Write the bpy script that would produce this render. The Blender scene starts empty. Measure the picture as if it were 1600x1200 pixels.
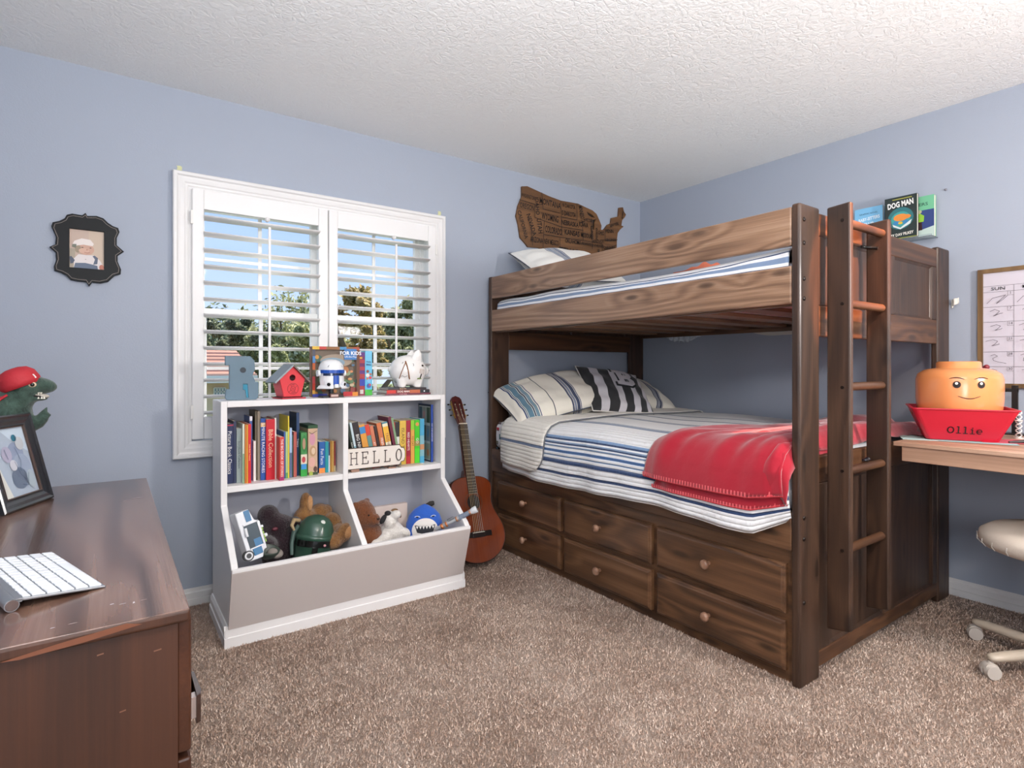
import bpy, bmesh, math, random
from mathutils import Vector, Matrix, Euler
import numpy as np
R = math.radians
rnd = random.Random(7)
scn = bpy.context.scene
col = scn.collection

# ---------------------------------------------------------------- camera
cam_d = bpy.data.cameras.new('camera'); cam = bpy.data.objects.new('camera', cam_d); col.objects.link(cam)
cam_d.sensor_width = 36; cam_d.lens = 887/1600*36
cam_d.shift_y = -26.4/1600
cam.location = (0, 0, 1.133); cam.rotation_euler = (R(90), 0, R(-35.33))
cam_d.clip_start = .05; cam_d.clip_end = 300
scn.camera = cam
# ---------------------------------------------------------------- light and exposure
scn.view_settings.view_transform = 'Standard'
scn.view_settings.look = 'None'
scn.view_settings.gamma = 1
scn.view_settings.use_curve_mapping = False
scn.view_settings.exposure = -0.04
try:
    scn.cycles.max_bounces = 8; scn.cycles.diffuse_bounces = 5; scn.cycles.caustics_reflective = False
    scn.cycles.use_denoising = True; scn.cycles.sample_clamp_indirect = 6
except Exception: pass
W = bpy.data.worlds.new('world'); scn.world = W; W.use_nodes = True
nt = W.node_tree; nt.nodes.clear()
o_ = nt.nodes.new('ShaderNodeOutputWorld'); bg = nt.nodes.new('ShaderNodeBackground')
tc = nt.nodes.new('ShaderNodeTexCoord'); sp = nt.nodes.new('ShaderNodeSeparateXYZ'); rp = nt.nodes.new('ShaderNodeValToRGB')
rp.color_ramp.elements[0].position = 0.0; rp.color_ramp.elements[0].color = (.68, .80, .98, 1)
rp.color_ramp.elements[1].position = 0.75; rp.color_ramp.elements[1].color = (.20, .42, .90, 1)
e = rp.color_ramp.elements.new(.22); e.color = (.44, .61, .95, 1)
nt.links.new(tc.outputs['Generated'], sp.inputs[0]); nt.links.new(sp.outputs['Z'], rp.inputs[0])
nt.links.new(rp.outputs[0], bg.inputs[0]); nt.links.new(bg.outputs[0], o_.inputs[0])
bg.inputs['Strength'].default_value = 1.25

def lamp(name, kind, loc, energy, color, **k):
    d = bpy.data.lights.new(name, kind); d.energy = energy; d.color = color
    for a, b in k.items(): 
        if a not in ('target',): setattr(d, a, b)
    o = bpy.data.objects.new(name, d); o.location = loc; col.objects.link(o)
    if 'target' in k:
        o.rotation_euler = (Vector(k['target'])-Vector(loc)).to_track_quat('-Z', 'Y').to_euler()
    return o
lamp('sun', 'SUN', (6, 12, 12), 9.0, (1, .95, .88), angle=R(.6), target=(6-.45, 12-.55, 12-.70))
lamp('ceiling_light', 'POINT', (.75, -.20, 2.15), 46, (1, .84, .70), shadow_soft_size=.07)
lamp('flash_light', 'AREA', (2.5, -.7, 1.62), 44, (1, .96, .93), shape='DISK', size=.30, target=(1.2, 3.0, 1.0))
lamp('bounce_flash', 'AREA', (.30, .0, 1.62), 68, (.93, .96, 1), shape='RECTANGLE', size=1.1, size_y=.9, target=(.31, .2, 2.9))  # added upward area light standing in for flash bounced off the ceiling
lamp('fill_light', 'AREA', (-.15, -1.15, 1.25), 42, (.95, .97, 1), shape='RECTANGLE', size=1.1, size_y=1.0, target=(2.5, 2.6, .85))  # added fill without a real source, brightens the wall under the bunk
lamp('spot_light', 'SPOT', (2.32, .0, 2.40), 460, (1, .42, .20), shadow_soft_size=.02, spot_size=R(20), spot_blend=.12, target=(2.285, 1.0, 1.515))

# ---------------------------------------------------------------- helpers
def lin(h):
    if isinstance(h, str):
        h = h.lstrip('#'); c = [int(h[i:i+2], 16)/255 for i in (0, 2, 4)]
    else: c = [x/255 for x in h]
    return tuple((x/12.92 if x <= .04045 else ((x+.055)/1.055)**2.4) for x in c) + (1,)

_m = {}
def mat(hexc, rough=.6, metal=0.0, spec=.5, coat=0, bump=0, bscale=60, var=0, name=None, trans=0, sheen=0):
    key = (hexc, rough, metal, spec, coat, bump, bscale, var, trans, sheen)
    if key in _m: return _m[key]
    m = bpy.data.materials.new(name or 'paint_'+str(hexc).strip('#')); m.use_nodes = True
    n = m.node_tree; b = n.nodes['Principled BSDF']
    c = lin(hexc)
    b.inputs['Base Color'].default_value = c; b.inputs['Roughness'].default_value = rough
    b.inputs['Metallic'].default_value = metal; b.inputs['Specular IOR Level'].default_value = spec
    b.inputs['Coat Weight'].default_value = coat; b.inputs['Coat Roughness'].default_value = .15
    b.inputs['Transmission Weight'].default_value = trans
    b.inputs['Sheen Weight'].default_value = sheen
    if bump or var:
        t = n.nodes.new('ShaderNodeTexCoord'); nz = n.nodes.new('ShaderNodeTexNoise')
        nz.inputs['Scale'].default_value = bscale; nz.inputs['Detail'].default_value = 5
        n.links.new(t.outputs['Object'], nz.inputs['Vector'])
        if bump:
            bp = n.nodes.new('ShaderNodeBump'); bp.inputs['Strength'].default_value = bump; bp.inputs['Distance'].default_value = .01
            n.links.new(nz.outputs['Fac'], bp.inputs['Height']); n.links.new(bp.outputs[0], b.inputs['Normal'])
        if var:
            mx = n.nodes.new('ShaderNodeMix'); mx.data_type = 'RGBA'
            mx.inputs['A'].default_value = tuple(x*(1-var) for x in c[:3])+(1,)
            mx.inputs['B'].default_value = tuple(min(1, x*(1+var)) for x in c[:3])+(1,)
            n.links.new(nz.outputs['Fac'], mx.inputs['Factor']); n.links.new(mx.outputs['Result'], b.inputs['Base Color'])
    _m[key] = m
    return m

class NT:
    """small node-writing helper"""
    def __init__(s, name):
        s.m = bpy.data.materials.new(name); s.m.use_nodes = True; s.n = s.m.node_tree; s.b = s.n.nodes['Principled BSDF']
    def node(s, t, **k):
        x = s.n.nodes.new(t)
        for a, v in k.items():
            if a.startswith('i_'):
                x.inputs[int(a[2:]) if a[2:].isdigit() else a[2:].replace('_', ' ')].default_value = v
            else: setattr(x, a, v)
        return x
    def link(s, a, b): s.n.links.new(a, b)
    def math(s, op, a, b=None, c=None):
        x = s.node('ShaderNodeMath', operation=op)
        for i, v in enumerate((a, b, c)):
            if v is None: continue
            if isinstance(v, (int, float)): x.inputs[i].default_value = v
            else: s.link(v, x.inputs[i])
        return x.outputs[0]
    def ramp(s, fac, stops, interp='LINEAR'):
        r = s.node('ShaderNodeValToRGB'); cr = r.color_ramp; cr.interpolation = interp
        while len(cr.elements) < len(stops): cr.elements.new(.5)
        for e, (p, c) in zip(cr.elements, sorted(stops, key=lambda q: q[0])):
            e.position = p; e.color = c if len(c) == 4 else tuple(c)+(1,)
        s.link(fac, r.inputs[0]); return r.outputs[0]
    def mix(s, f, a, b, blend='MIX'):
        x = s.node('ShaderNodeMix', data_type='RGBA', blend_type=blend)
        for k, v in (('Factor', f), ('A', a), ('B', b)):
            if isinstance(v, (int, float, tuple)): x.inputs[k].default_value = v
            else: s.link(v, x.inputs[k])
        return x.outputs['Result']
    def noise(s, vec, scale, detail=3, rough=.5, dist=0):
        x = s.node('ShaderNodeTexNoise'); x.inputs['Scale'].default_value = scale; x.inputs['Detail'].default_value = detail
        x.inputs['Roughness'].default_value = rough; x.inputs['Distortion'].default_value = dist
        if vec is not None: s.link(vec, x.inputs['Vector'])
        return x.outputs['Fac']
    def mapping(s, vec, scale=(1, 1, 1), loc=(0, 0, 0)):
        x = s.node('ShaderNodeMapping'); x.inputs['Scale'].default_value = scale; x.inputs['Location'].default_value = loc
        s.link(vec, x.inputs['Vector']); return x.outputs[0]
    def bump(s, h, strength=.3, dist=.01, prev=None):
        x = s.node('ShaderNodeBump'); x.inputs['Strength'].default_value = strength; x.inputs['Distance'].default_value = dist
        s.link(h, x.inputs['Height'])
        if prev is not None: s.link(prev, x.inputs['Normal'])
        s.link(x.outputs[0], s.b.inputs['Normal']); return x.outputs[0]

def wood(name, dark, mid, light, axis='X', rough=.45, freq=9, knots=True, coat=.0, contrast=1.0, fine=.35):
    t = NT(name); tcn = t.node('ShaderNodeTexCoord'); oi = t.node('ShaderNodeObjectInfo')
    add = t.node('ShaderNodeVectorMath', operation='ADD'); sc = t.node('ShaderNodeVectorMath', operation='SCALE')
    cmb = t.node('ShaderNodeCombineXYZ'); t.link(oi.outputs['Random'], cmb.inputs[0]); t.link(oi.outputs['Random'], cmb.inputs[1]); t.link(oi.outputs['Random'], cmb.inputs[2])
    t.link(cmb.outputs[0], sc.inputs[0]); sc.inputs['Scale'].default_value = 17.3
    t.link(tcn.outputs['Object'], add.inputs[0]); t.link(sc.outputs[0], add.inputs[1])
    v = add.outputs[0]
    k = {'X': 0, 'Y': 1, 'Z': 2}[axis]
    def S(al, ac): return tuple(al if i == k else ac for i in range(3))
    big = t.noise(t.mapping(v, S(.38, 4.2)), 1.0, 2, .5, .3)
    sx = t.node('ShaderNodeSeparateXYZ'); t.link(v, sx.inputs[0]); al = sx.outputs[k]; oth = [sx.outputs[i] for i in range(3) if i != k]
    ac = t.math('ADD', oth[0], oth[1]); kc = t.node('ShaderNodeCombineXYZ'); t.link(t.math('MULTIPLY', al, 1.9), kc.inputs[0]); t.link(t.math('MULTIPLY', ac, 6.5), kc.inputs[1])
    vo = t.node('ShaderNodeTexVoronoi', voronoi_dimensions='2D'); vo.inputs['Scale'].default_value = 1.0; t.link(kc.outputs[0], vo.inputs['Vector'])
    if knots: big = t.math('ADD', big, t.math('MULTIPLY', t.math('MAXIMUM', t.math('SUBTRACT', .34, vo.outputs['Distance']), 0), .34))
    rings = t.math('SINE', t.math('MULTIPLY', big, freq*6.28))
    rings = t.math('MULTIPLY_ADD', rings, .5, .5)
    grain = t.noise(t.mapping(v, S(3, 140)), 1.0, 4, .6)
    mott = t.noise(t.mapping(v, S(1.2, 3.5)), 1.0, 3)
    f = t.math('ADD', t.math('MULTIPLY', rings, .38*contrast), t.math('MULTIPLY', grain, fine))
    f = t.math('ADD', f, t.math('MULTIPLY', mott, .42))
    f = t.math('MULTIPLY_ADD', f, 1.0, -.08)
    c = t.ramp(f, [(.18, lin(dark)), (.5, lin(mid)), (.86, lin(light))])
    if knots:
        kf = t.ramp(vo.outputs['Distance'], [(.0, (1, 1, 1)), (.05, (.8, .8, .8)), (.10, (0, 0, 0))])
        c = t.mix(t.math('MULTIPLY', kf, .8), c, tuple(x*.55 for x in lin(dark)[:3])+(1,))
    t.link(c, t.b.inputs['Base Color'])
    t.b.inputs['Roughness'].default_value = rough; t.b.inputs['Coat Weight'].default_value = coat; t.b.inputs['Coat Roughness'].default_value = .12
    t.bump(grain, .12, .004)
    return t.m

def stripes(name, base, bands, period, coord='U', rough=.9, quilt=0, noise=.05, more=()):
    """cloth with woven stripes: bands = [(start m, end m, hex)], along UV u or v in metres"""
    t = NT(name); uv = t.node('ShaderNodeUVMap'); s = t.node('ShaderNodeSeparateXYZ'); t.link(uv.outputs[0], s.inputs[0])
    u = s.outputs[0 if coord == 'U' else 1]
    f = t.math('DIVIDE', u, period)
    stops = [(0.0, lin(base))]; b0 = sorted(bands)
    for a, b, h in b0:
        stops.append((a/period, lin(h))); 
        stops.append((b/period, lin(base)))
    out = []
    for p, c in stops:
        if out and abs(out[-1][0]-p) < 1e-5: out[-1] = (p, c)
        else: out.append((p, c))
    assert len(out) <= 32, (name, len(out))
    c = t.ramp(f, out, 'CONSTANT')
    if more:
        o2 = [(0.0, (1, 1, 1, 1))]
        for a, b, h in sorted(more): o2 += [(a/period, lin(h)), (b/period, (1, 1, 1, 1))]
        c = t.mix(1.0, c, t.ramp(f, o2, 'CONSTANT'), 'MULTIPLY')
    nz = t.noise(t.mapping(uv.outputs[0], (350, 350, 350)), 1, 2)
    c = t.mix(t.math('MULTIPLY', nz, noise*4), c, (.45, .45, .5, 1), 'MULTIPLY')
    t.link(c, t.b.inputs['Base Color']); t.b.inputs['Roughness'].default_value = rough
    t.b.inputs['Sheen Weight'].default_value = .2
    if quilt:
        w = t.math('ABSOLUTE', t.math('SINE', t.math('MULTIPLY', s.outputs[0], math.pi/quilt)))
        w = t.math('POWER', w, .5)
        pk = t.noise(t.mapping(uv.outputs[0], (18, 75, 1)), 1, 3)
        t.bump(t.math('ADD', w, t.math('MULTIPLY', pk, .9)), .8, .006)
    else:
        pk = t.noise(t.mapping(uv.outputs[0], (25, 25, 1)), 1, 4)
        t.bump(pk, .35, .008)
    return t.m

class MB:
    """mesh builder: collects shapes, build() links them as ONE object"""
    def __init__(s): s.v = []; s.f = []; s.mi = []; s.uv = {}; s.sm = []
    def add(s, vs, fs, mi=0, uvs=None, sm=False):
        o = len(s.v); s.v += [tuple(x) for x in vs]
        for k, f in enumerate(fs):
            if uvs: s.uv[len(s.f)] = [uvs[i] for i in f]
            s.f.append(tuple(i+o for i in f)); s.mi.append(mi); s.sm.append(sm)
        return s
    def box(s, x0, x1, y0, y1, z0, z1, mi=0, M=None):
        vs = [(x, y, z) for x in (x0, x1) for y in (y0, y1) for z in (z0, z1)]
        if M is not None: vs = [tuple(M @ Vector(p)) for p in vs]
        return s.add(vs, [(0, 1, 3, 2), (4, 6, 7, 5), (0, 4, 5, 1), (2, 3, 7, 6), (0, 2, 6, 4), (1, 5, 7, 3)], mi)
    def prism(s, poly, axis, a, b, mi=0, sm=False, M=None):
        """poly: 2-D points in the other two axes (in order), extruded a..b along axis"""
        def P(p, t):
            if axis == 'x': q = (t, p[0], p[1])
            elif axis == 'y': q = (p[0], t, p[1])
            else: q = (p[0], p[1], t)
            return tuple(M @ Vector(q)) if M is not None else q
        n = len(poly); vs = [P(p, a) for p in poly]+[P(p, b) for p in poly]
        fs = [tuple(range(n))[::-1], tuple(range(n, 2*n))]
        s.add(vs, fs, mi)
        o = len(s.v)-2*n
        for i in range(n):
            j = (i+1) % n; s.f.append((o+i, o+j, o+n+j, o+n+i)); s.mi.append(mi); s.sm.append(sm)
        return s
    def cyl(s, p0, p1, r0, r1=None, n=16, mi=0, cap=True):
        r1 = r0 if r1 is None else r1
        p0 = Vector(p0); p1 = Vector(p1); d = (p1-p0).normalized()
        a = d.orthogonal().normalized(); b = d.cross(a)
        vs = [p+(a*math.cos(2*math.pi*i/n)+b*math.sin(2*math.pi*i/n))*r for p, r in ((p0, r0), (p1, r1)) for i in range(n)]
        s.add(vs, [(i, (i+1) % n, n+(i+1) % n, n+i) for i in range(n)], mi, sm=True)
        if cap:
            s.add(vs[:n], [tuple(range(n))[::-1]], mi); s.add(vs[n:], [tuple(range(n))], mi)
        return s
    def lathe(s, prof, M=None, n=24, mi=0, sm=True):
        """profile [(r, z)] round z, placed by matrix M"""
        M = M or Matrix(); vs = []
        for r, z in prof:
            for i in range(n):
                a = 2*math.pi*i/n; vs.append(tuple(M @ Vector((r*math.cos(a), r*math.sin(a), z))))
        fs = []
        for k in range(len(prof)-1):
            for i in range(n):
                j = (i+1) % n; fs.append((k*n+i, k*n+j, (k+1)*n+j, (k+1)*n+i))
        s.add(vs, fs, mi, sm=sm)
        return s
    def ell(s, c, r, M=None, n=16, m=10, mi=0):
        """ellipsoid; r is a radius or three of them; M an optional 3x3 rotation"""
        if isinstance(r, (int, float)): r = (r, r, r)
        vs = [];
        for k in range(m+1):
            ph = math.pi*k/m
            for i in range(n):
                th = 2*math.pi*i/n
                p = Vector((r[0]*math.sin(ph)*math.cos(th), r[1]*math.sin(ph)*math.sin(th), r[2]*math.cos(ph)))
                if M is not None: p = M @ p
                vs.append(tuple(p+Vector(c)))
        fs = [(k*n+i, (k+1)*n+i, (k+1)*n+(i+1) % n, k*n+(i+1) % n) for k in range(m) for i in range(n)]
        s.add(vs, fs, mi, sm=True); return s
    def tube(s, pts, r, n=10, mi=0):
        pts = [Vector(p) for p in pts]; rr = r if isinstance(r, (list, tuple)) else [r]*len(pts)
        vs = []; up = None
        for i, p in enumerate(pts):
            d = (pts[min(i+1, len(pts)-1)]-pts[max(i-1, 0)]).normalized()
            a = d.orthogonal().normalized() if up is None else (up-d*up.dot(d)).normalized()
            up = a; b = d.cross(a)
            vs += [p+(a*math.cos(2*math.pi*k/n)+b*math.sin(2*math.pi*k/n))*rr[i] for k in range(n)]
        m = len(pts)
        s.add(vs, [(i*n+k, i*n+(k+1) % n, (i+1)*n+(k+1) % n, (i+1)*n+k) for i in range(m-1) for k in range(n)], mi, sm=True)
        s.add(vs[:n], [tuple(range(n))[::-1]], mi); s.add(vs[-n:], [tuple(range(n))], mi)
        return s
    def grid(s, fn, nu, nv, mi=0, sm=True, uvf=None, closed=False):
        vs = [fn(i/nu, j/nv) for j in range(nv+1) for i in range(nu+1)]
        uvs = [(uvf or (lambda a, b: (a, b)))(i/nu, j/nv) for j in range(nv+1) for i in range(nu+1)]
        s.add(vs, [(j*(nu+1)+i, j*(nu+1)+i+1, (j+1)*(nu+1)+i+1, (j+1)*(nu+1)+i) for j in range(nv) for i in range(nu)], mi, uvs, sm)
        return s
    def build(s, name, mats, parent=None, local=False, smooth=None, bevel=0, seg=2, remesh=0, solid=0, sub=0, fixn=True):
        me = bpy.data.meshes.new(name)
        off = Vector((0, 0, 0))
        if parent is not None and not local:
            p = parent
            while p is not None: off += p.location; p = p.parent
        me.from_pydata([(x-off.x, y-off.y, z-off.z) for x, y, z in s.v], [], s.f)
        if not isinstance(mats, (list, tuple)): mats = [mats]
        for m in mats: me.materials.append(m)
        for p, i, sm in zip(me.polygons, s.mi, s.sm):
            p.material_index = i; p.use_smooth = sm if smooth is None else smooth
        if s.uv:
            ul = me.uv_layers.new(name='UVMap')
            for p in me.polygons:
                if p.index in s.uv:
                    for li, q in zip(p.loop_indices, s.uv[p.index]): ul.data[li].uv = q
        if fixn and not s.uv:
            bm = bmesh.new(); bm.from_mesh(me); bmesh.ops.recalc_face_normals(bm, faces=bm.faces); bm.to_mesh(me); bm.free()
        o = bpy.data.objects.new(name, me); col.objects.link(o)
        if parent is not None: o.parent = parent
        if solid:
            q = o.modifiers.new('solid', 'SOLIDIFY'); q.thickness = solid; q.offset = -1
        if remesh:
            q = o.modifiers.new('remesh', 'REMESH'); q.mode = 'VOXEL'; q.voxel_size = remesh; q.use_smooth_shade = True
            q = o.modifiers.new('smooth', 'SMOOTH'); q.iterations = 4; q.factor = .6
        if bevel:
            q = o.modifiers.new('bevel', 'BEVEL'); q.width = bevel; q.segments = seg; q.limit_method = 'ANGLE'; q.angle_limit = R(40)
            q.harden_normals = False
        if sub:
            q = o.modifiers.new('sub', 'SUBSURF'); q.levels = sub; q.render_levels = sub
        return o

def thing(name, label, cat, loc=(0, 0, 0), rot=(0, 0, 0), group=None):
    o = bpy.data.objects.new(name, None); o.empty_display_size = .05; col.objects.link(o)
    o.location = loc; o.rotation_euler = rot; o['label'] = label; o['category'] = cat
    if group: o['group'] = group
    return o
def tag(o, label, cat, group=None, kind=None):
    o['label'] = label; o['category'] = cat
    if group: o['group'] = group
    if kind: o['kind'] = kind
    return o
def struct(o): o['kind'] = 'structure'; return o

# 2-D outlines (with holes) and lettering as real geometry ------------------------------------
_tm = {}
def _curve_mesh(cu):
    ob = bpy.data.objects.new('tmp', cu); col.objects.link(ob)
    dg = bpy.context.evaluated_depsgraph_get(); ev = ob.evaluated_get(dg); me = ev.to_mesh()
    v = [tuple(x.co) for x in me.vertices]; f = [tuple(p.vertices) for p in me.polygons]
    ev.to_mesh_clear(); bpy.data.objects.remove(ob); bpy.data.curves.remove(cu)
    return v, f
def shape(polys, depth, bevel=0.0, smooth=False):
    """flat outline(s) in local x,y with holes, extruded along z: returns verts, faces centred on z"""
    cu = bpy.data.curves.new('c', 'CURVE'); cu.dimensions = '2D'; cu.fill_mode = 'BOTH'
    cu.extrude = max(0, depth/2-bevel); cu.bevel_depth = bevel; cu.bevel_resolution = 1; cu.offset = -bevel
    for p in polys:
        sp = cu.splines.new('POLY'); sp.points.add(len(p)-1)
        for q, xy in zip(sp.points, p): q.co = (xy[0], xy[1], 0, 1)
        sp.use_cyclic_u = True
    return _curve_mesh(cu)
def text_mesh(txt, size=1.0, extr=.0, bold=0.0, space=1.0, shear=0):
    key = (txt, size, extr, bold, space, shear)
    if key in _tm: return _tm[key]
    cu = bpy.data.curves.new('t', 'FONT'); cu.body = txt; cu.size = size; cu.extrude = extr; cu.align_x = 'CENTER'; cu.align_y = 'CENTER'
    cu.offset = bold; cu.resolution_u = 2; cu.space_character = space; cu.shear = shear
    r = _curve_mesh(cu); _tm[key] = r; return r

class Print:
    """flat printed matter: layers of coloured shapes on the plane origin + x*U + y*V, each a hair above the last"""
    def __init__(s, origin, U, V, step=.00025):
        s.o = Vector(origin); s.U = Vector(U).normalized(); s.V = Vector(V).normalized(); s.N = s.U.cross(s.V); s.mb = MB(); s.mats = []; s.h = step; s.step = step
    def _mi(s, c, rough=.5):
        m = mat(c, rough) if isinstance(c, (str, tuple)) else c
        if m not in s.mats: s.mats.append(m)
        return s.mats.index(m)
    def P(s, x, y): return tuple(s.o+s.U*x+s.V*y+s.N*s.h)
    def poly(s, pts, c):
        s.mb.add([s.P(*p) for p in pts], [tuple(range(len(pts)))], s._mi(c)); s.h += s.step; return s
    def rect(s, x0, y0, x1, y1, c): return s.poly([(x0, y0), (x1, y0), (x1, y1), (x0, y1)], c)
    def disc(s, cx, cy, rx, ry=None, c='000000', n=20, a0=0, a1=360):
        ry = rx if ry is None else ry
        return s.poly([(cx+rx*math.cos(R(a0+(a1-a0)*i/n)), cy+ry*math.sin(R(a0+(a1-a0)*i/n))) for i in range(n+(a1-a0 < 360))], c)
    def line(s, pts, w, c):
        mi = s._mi(c)
        for (x0, y0), (x1, y1) in zip(pts[:-1], pts[1:]):
            dx, dy = x1-x0, y1-y0; L = math.hypot(dx, dy) or 1; nx, ny = -dy/L*w/2, dx/L*w/2; ex, ey = dx/L*w*.3, dy/L*w*.3
            s.mb.add([s.P(x0+nx-ex, y0+ny-ey), s.P(x0-nx-ex, y0-ny-ey), s.P(x1-nx+ex, y1-ny+ey), s.P(x1+nx+ex, y1+ny+ey)], [(0, 1, 2, 3)], mi)
        s.h += s.step; return s
    def text(s, t, x, y, size, c, rot=0, bold=0, sx=1, space=1, width=None):
        v, f = text_mesh(t, 1.0, 0, bold, space)
        w = max(q[0] for q in v)-min(q[0] for q in v)
        k = size
        if width: sx = width/(w*size)
        cr, sr = math.cos(R(rot)), math.sin(R(rot))
        s.mb.add([s.P(x+(a*k*sx)*cr-(b*k)*sr, y+(a*k*sx)*sr+(b*k)*cr) for a, b, _ in v], f, s._mi(c)); s.h += s.step; return s
    def build(s, name, parent=None, local=False):
        return s.mb.build(name, s.mats, parent, local=local, fixn=False)

def frame_boxes(mb, x0, x1, z0, z1, w, y0, y1, wb=None):
    """a rectangular ring in the xz plane"""
    wb = w if wb is None else wb
    mb.box(x0, x0+w, y0, y1, z0, z1); mb.box(x1-w, x1, y0, y1, z0, z1)
    mb.box(x0+w, x1-w, y0, y1, z1-w, z1); mb.box(x0+w, x1-w, y0, y1, z0, z0+wb)
def serif_text(pr, letters, x, y, h, c, w, adv):
    """slab-serif capitals drawn stroke by stroke"""
    G = {'H': [[(0, 0), (0, 1)], [(.6, 0), (.6, 1)], [(0, .52), (.6, .52)], [(-.13, 0), (.13, 0)], [(-.13, 1), (.13, 1)], [(.47, 0), (.73, 0)], [(.47, 1), (.73, 1)]],
         'E': [[(0, 0), (0, 1)], [(-.13, 1), (.55, 1), (.55, .8)], [(-.13, 0), (.58, 0), (.58, .22)], [(0, .52), (.36, .52)], [(.36, .42), (.36, .62)]],
         'L': [[(0, 0), (0, 1)], [(-.15, 1), (.17, 1)], [(-.15, 0), (.52, 0), (.52, .25)]],
         'O': [[(.3+.31*math.cos(a*math.pi/10), .5+.5*math.sin(a*math.pi/10)) for a in range(21)]]}
    for ch in letters:
        for st in G[ch]: pr.line([(x+a*h*.8, y+b*h) for a, b in st], w, c)
        x += adv
# ================================================================= the room shell
WY, WX, WL, WF, HC = 3.085, 3.431, -.47, -1.35, 2.44
def wall_mat(name, c):
    t = NT(name); tcn = t.node('ShaderNodeTexCoord'); v = tcn.outputs['Object']
    n1 = t.noise(v, 1.1, 3); n2 = t.noise(v, 160, 3)
    cc = t.mix(n1, tuple(x*.96 for x in lin(c)[:3])+(1,), tuple(x*1.03 for x in lin(c)[:3])+(1,))
    t.link(cc, t.b.inputs['Base Color']); t.b.inputs['Roughness'].default_value = .62; t.b.inputs['Specular IOR Level'].default_value = .3
    t.bump(n2, .12, .004); return t.m
M_wall = wall_mat('blue_wall_paint', 'a5adbb')
def ceil_mat():
    t = NT('knockdown_ceiling'); v = t.node('ShaderNodeTexCoord').outputs['Object']
    warp = t.noise(t.mapping(v, (3.2, 3.2, 1)), 1, 3)
    a = t.noise(t.mapping(v, (26, 26, 1)), 1, 5, .62, 1.6)
    st = t.ramp(a, [(.44, (0, 0, 0)), (.52, (.8, .8, .8)), (.6, (1, 1, 1))])
    vo = t.node('ShaderNodeTexVoronoi', feature='DISTANCE_TO_EDGE'); vo.inputs['Scale'].default_value = 34; t.link(t.mapping(v, (1, 1, 1)), vo.inputs['Vector'])
    e = t.ramp(vo.outputs['Distance'], [(0, (0, 0, 0)), (.12, (1, 1, 1))])
    h = t.mix(t.ramp(warp, [(.42, (0, 0, 0)), (.58, (1, 1, 1))]), st, t.mix(.5, st, e))
    t.b.inputs['Base Color'].default_value = lin('f1f1ef'); t.b.inputs['Roughness'].default_value = .8; t.b.inputs['Specular IOR Level'].default_value = .2
    t.bump(h, .38, .006); return t.m
def carpet_mat():
    t = NT('beige_carpet'); v = t.node('ShaderNodeTexCoord').outputs['Object']
    big = t.noise(v, 2.6, 4, .6); mid = t.noise(v, 11, 4, .6); fine = t.noise(v, 190, 3, .7); f2 = t.noise(v, 420, 2, .7)
    f = t.math('ADD', t.math('MULTIPLY', big, .34), t.math('MULTIPLY', mid, .22))
    f = t.math('ADD', f, t.math('MULTIPLY', fine, .62)); f = t.math('ADD', f, t.math('MULTIPLY_ADD', f2, .3, -.24))
    c = t.ramp(f, [(.28, lin('745c4e')), (.42, lin('a58c7c')), (.52, lin('bfa797')), (.64, lin('d8c6b8')), (.8, lin('eaddd2'))])
    t.link(c, t.b.inputs['Base Color']); t.b.inputs['Roughness'].default_value = 1; t.b.inputs['Specular IOR Level'].default_value = .05; t.b.inputs['Sheen Weight'].default_value = .15
    n = t.bump(t.math('ADD', fine, t.math('MULTIPLY', f2, .6)), 1.0, .018); t.bump(t.noise(v, 28, 3), .45, .02, n)
    return t.m
M_trim = mat('e2e1e0', .35, bump=.02); M_white = mat('f3f2f1', .32); M_base = mat('dcdad8', .4)

b = MB(); HX0, HX1, HZ0, HZ1 = .33, 1.59, .80, 1.97
b.box(WL-.1, HX0, WY, WY+.2, 0, HC); b.box(HX1, WX+.1, WY, WY+.2, 0, HC); b.box(HX0, HX1, WY, WY+.2, 0, HZ0); b.box(HX0, HX1, WY, WY+.2, HZ1, HC)
struct(b.build('wall_back', M_wall))
struct(MB().box(WX, WX+.1, WF-.1, WY, 0, HC).build('wall_right', M_wall))
struct(MB().box(WL-.1, WL, WF-.1, WY, 0, HC).build('wall_left', M_wall))
struct(MB().box(WL, WX, WF-.1, WF, 0, HC).build('wall_front', M_wall))
struct(MB().box(WL-.1, WX+.1, WF-.1, WY+.2, HC, HC+.12).build('ceiling', ceil_mat()))
fl = struct(MB().box(WL-.1, WX+.1, WF-.1, WY+.2, -.1, 0).build('floor', carpet_mat()))

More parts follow.
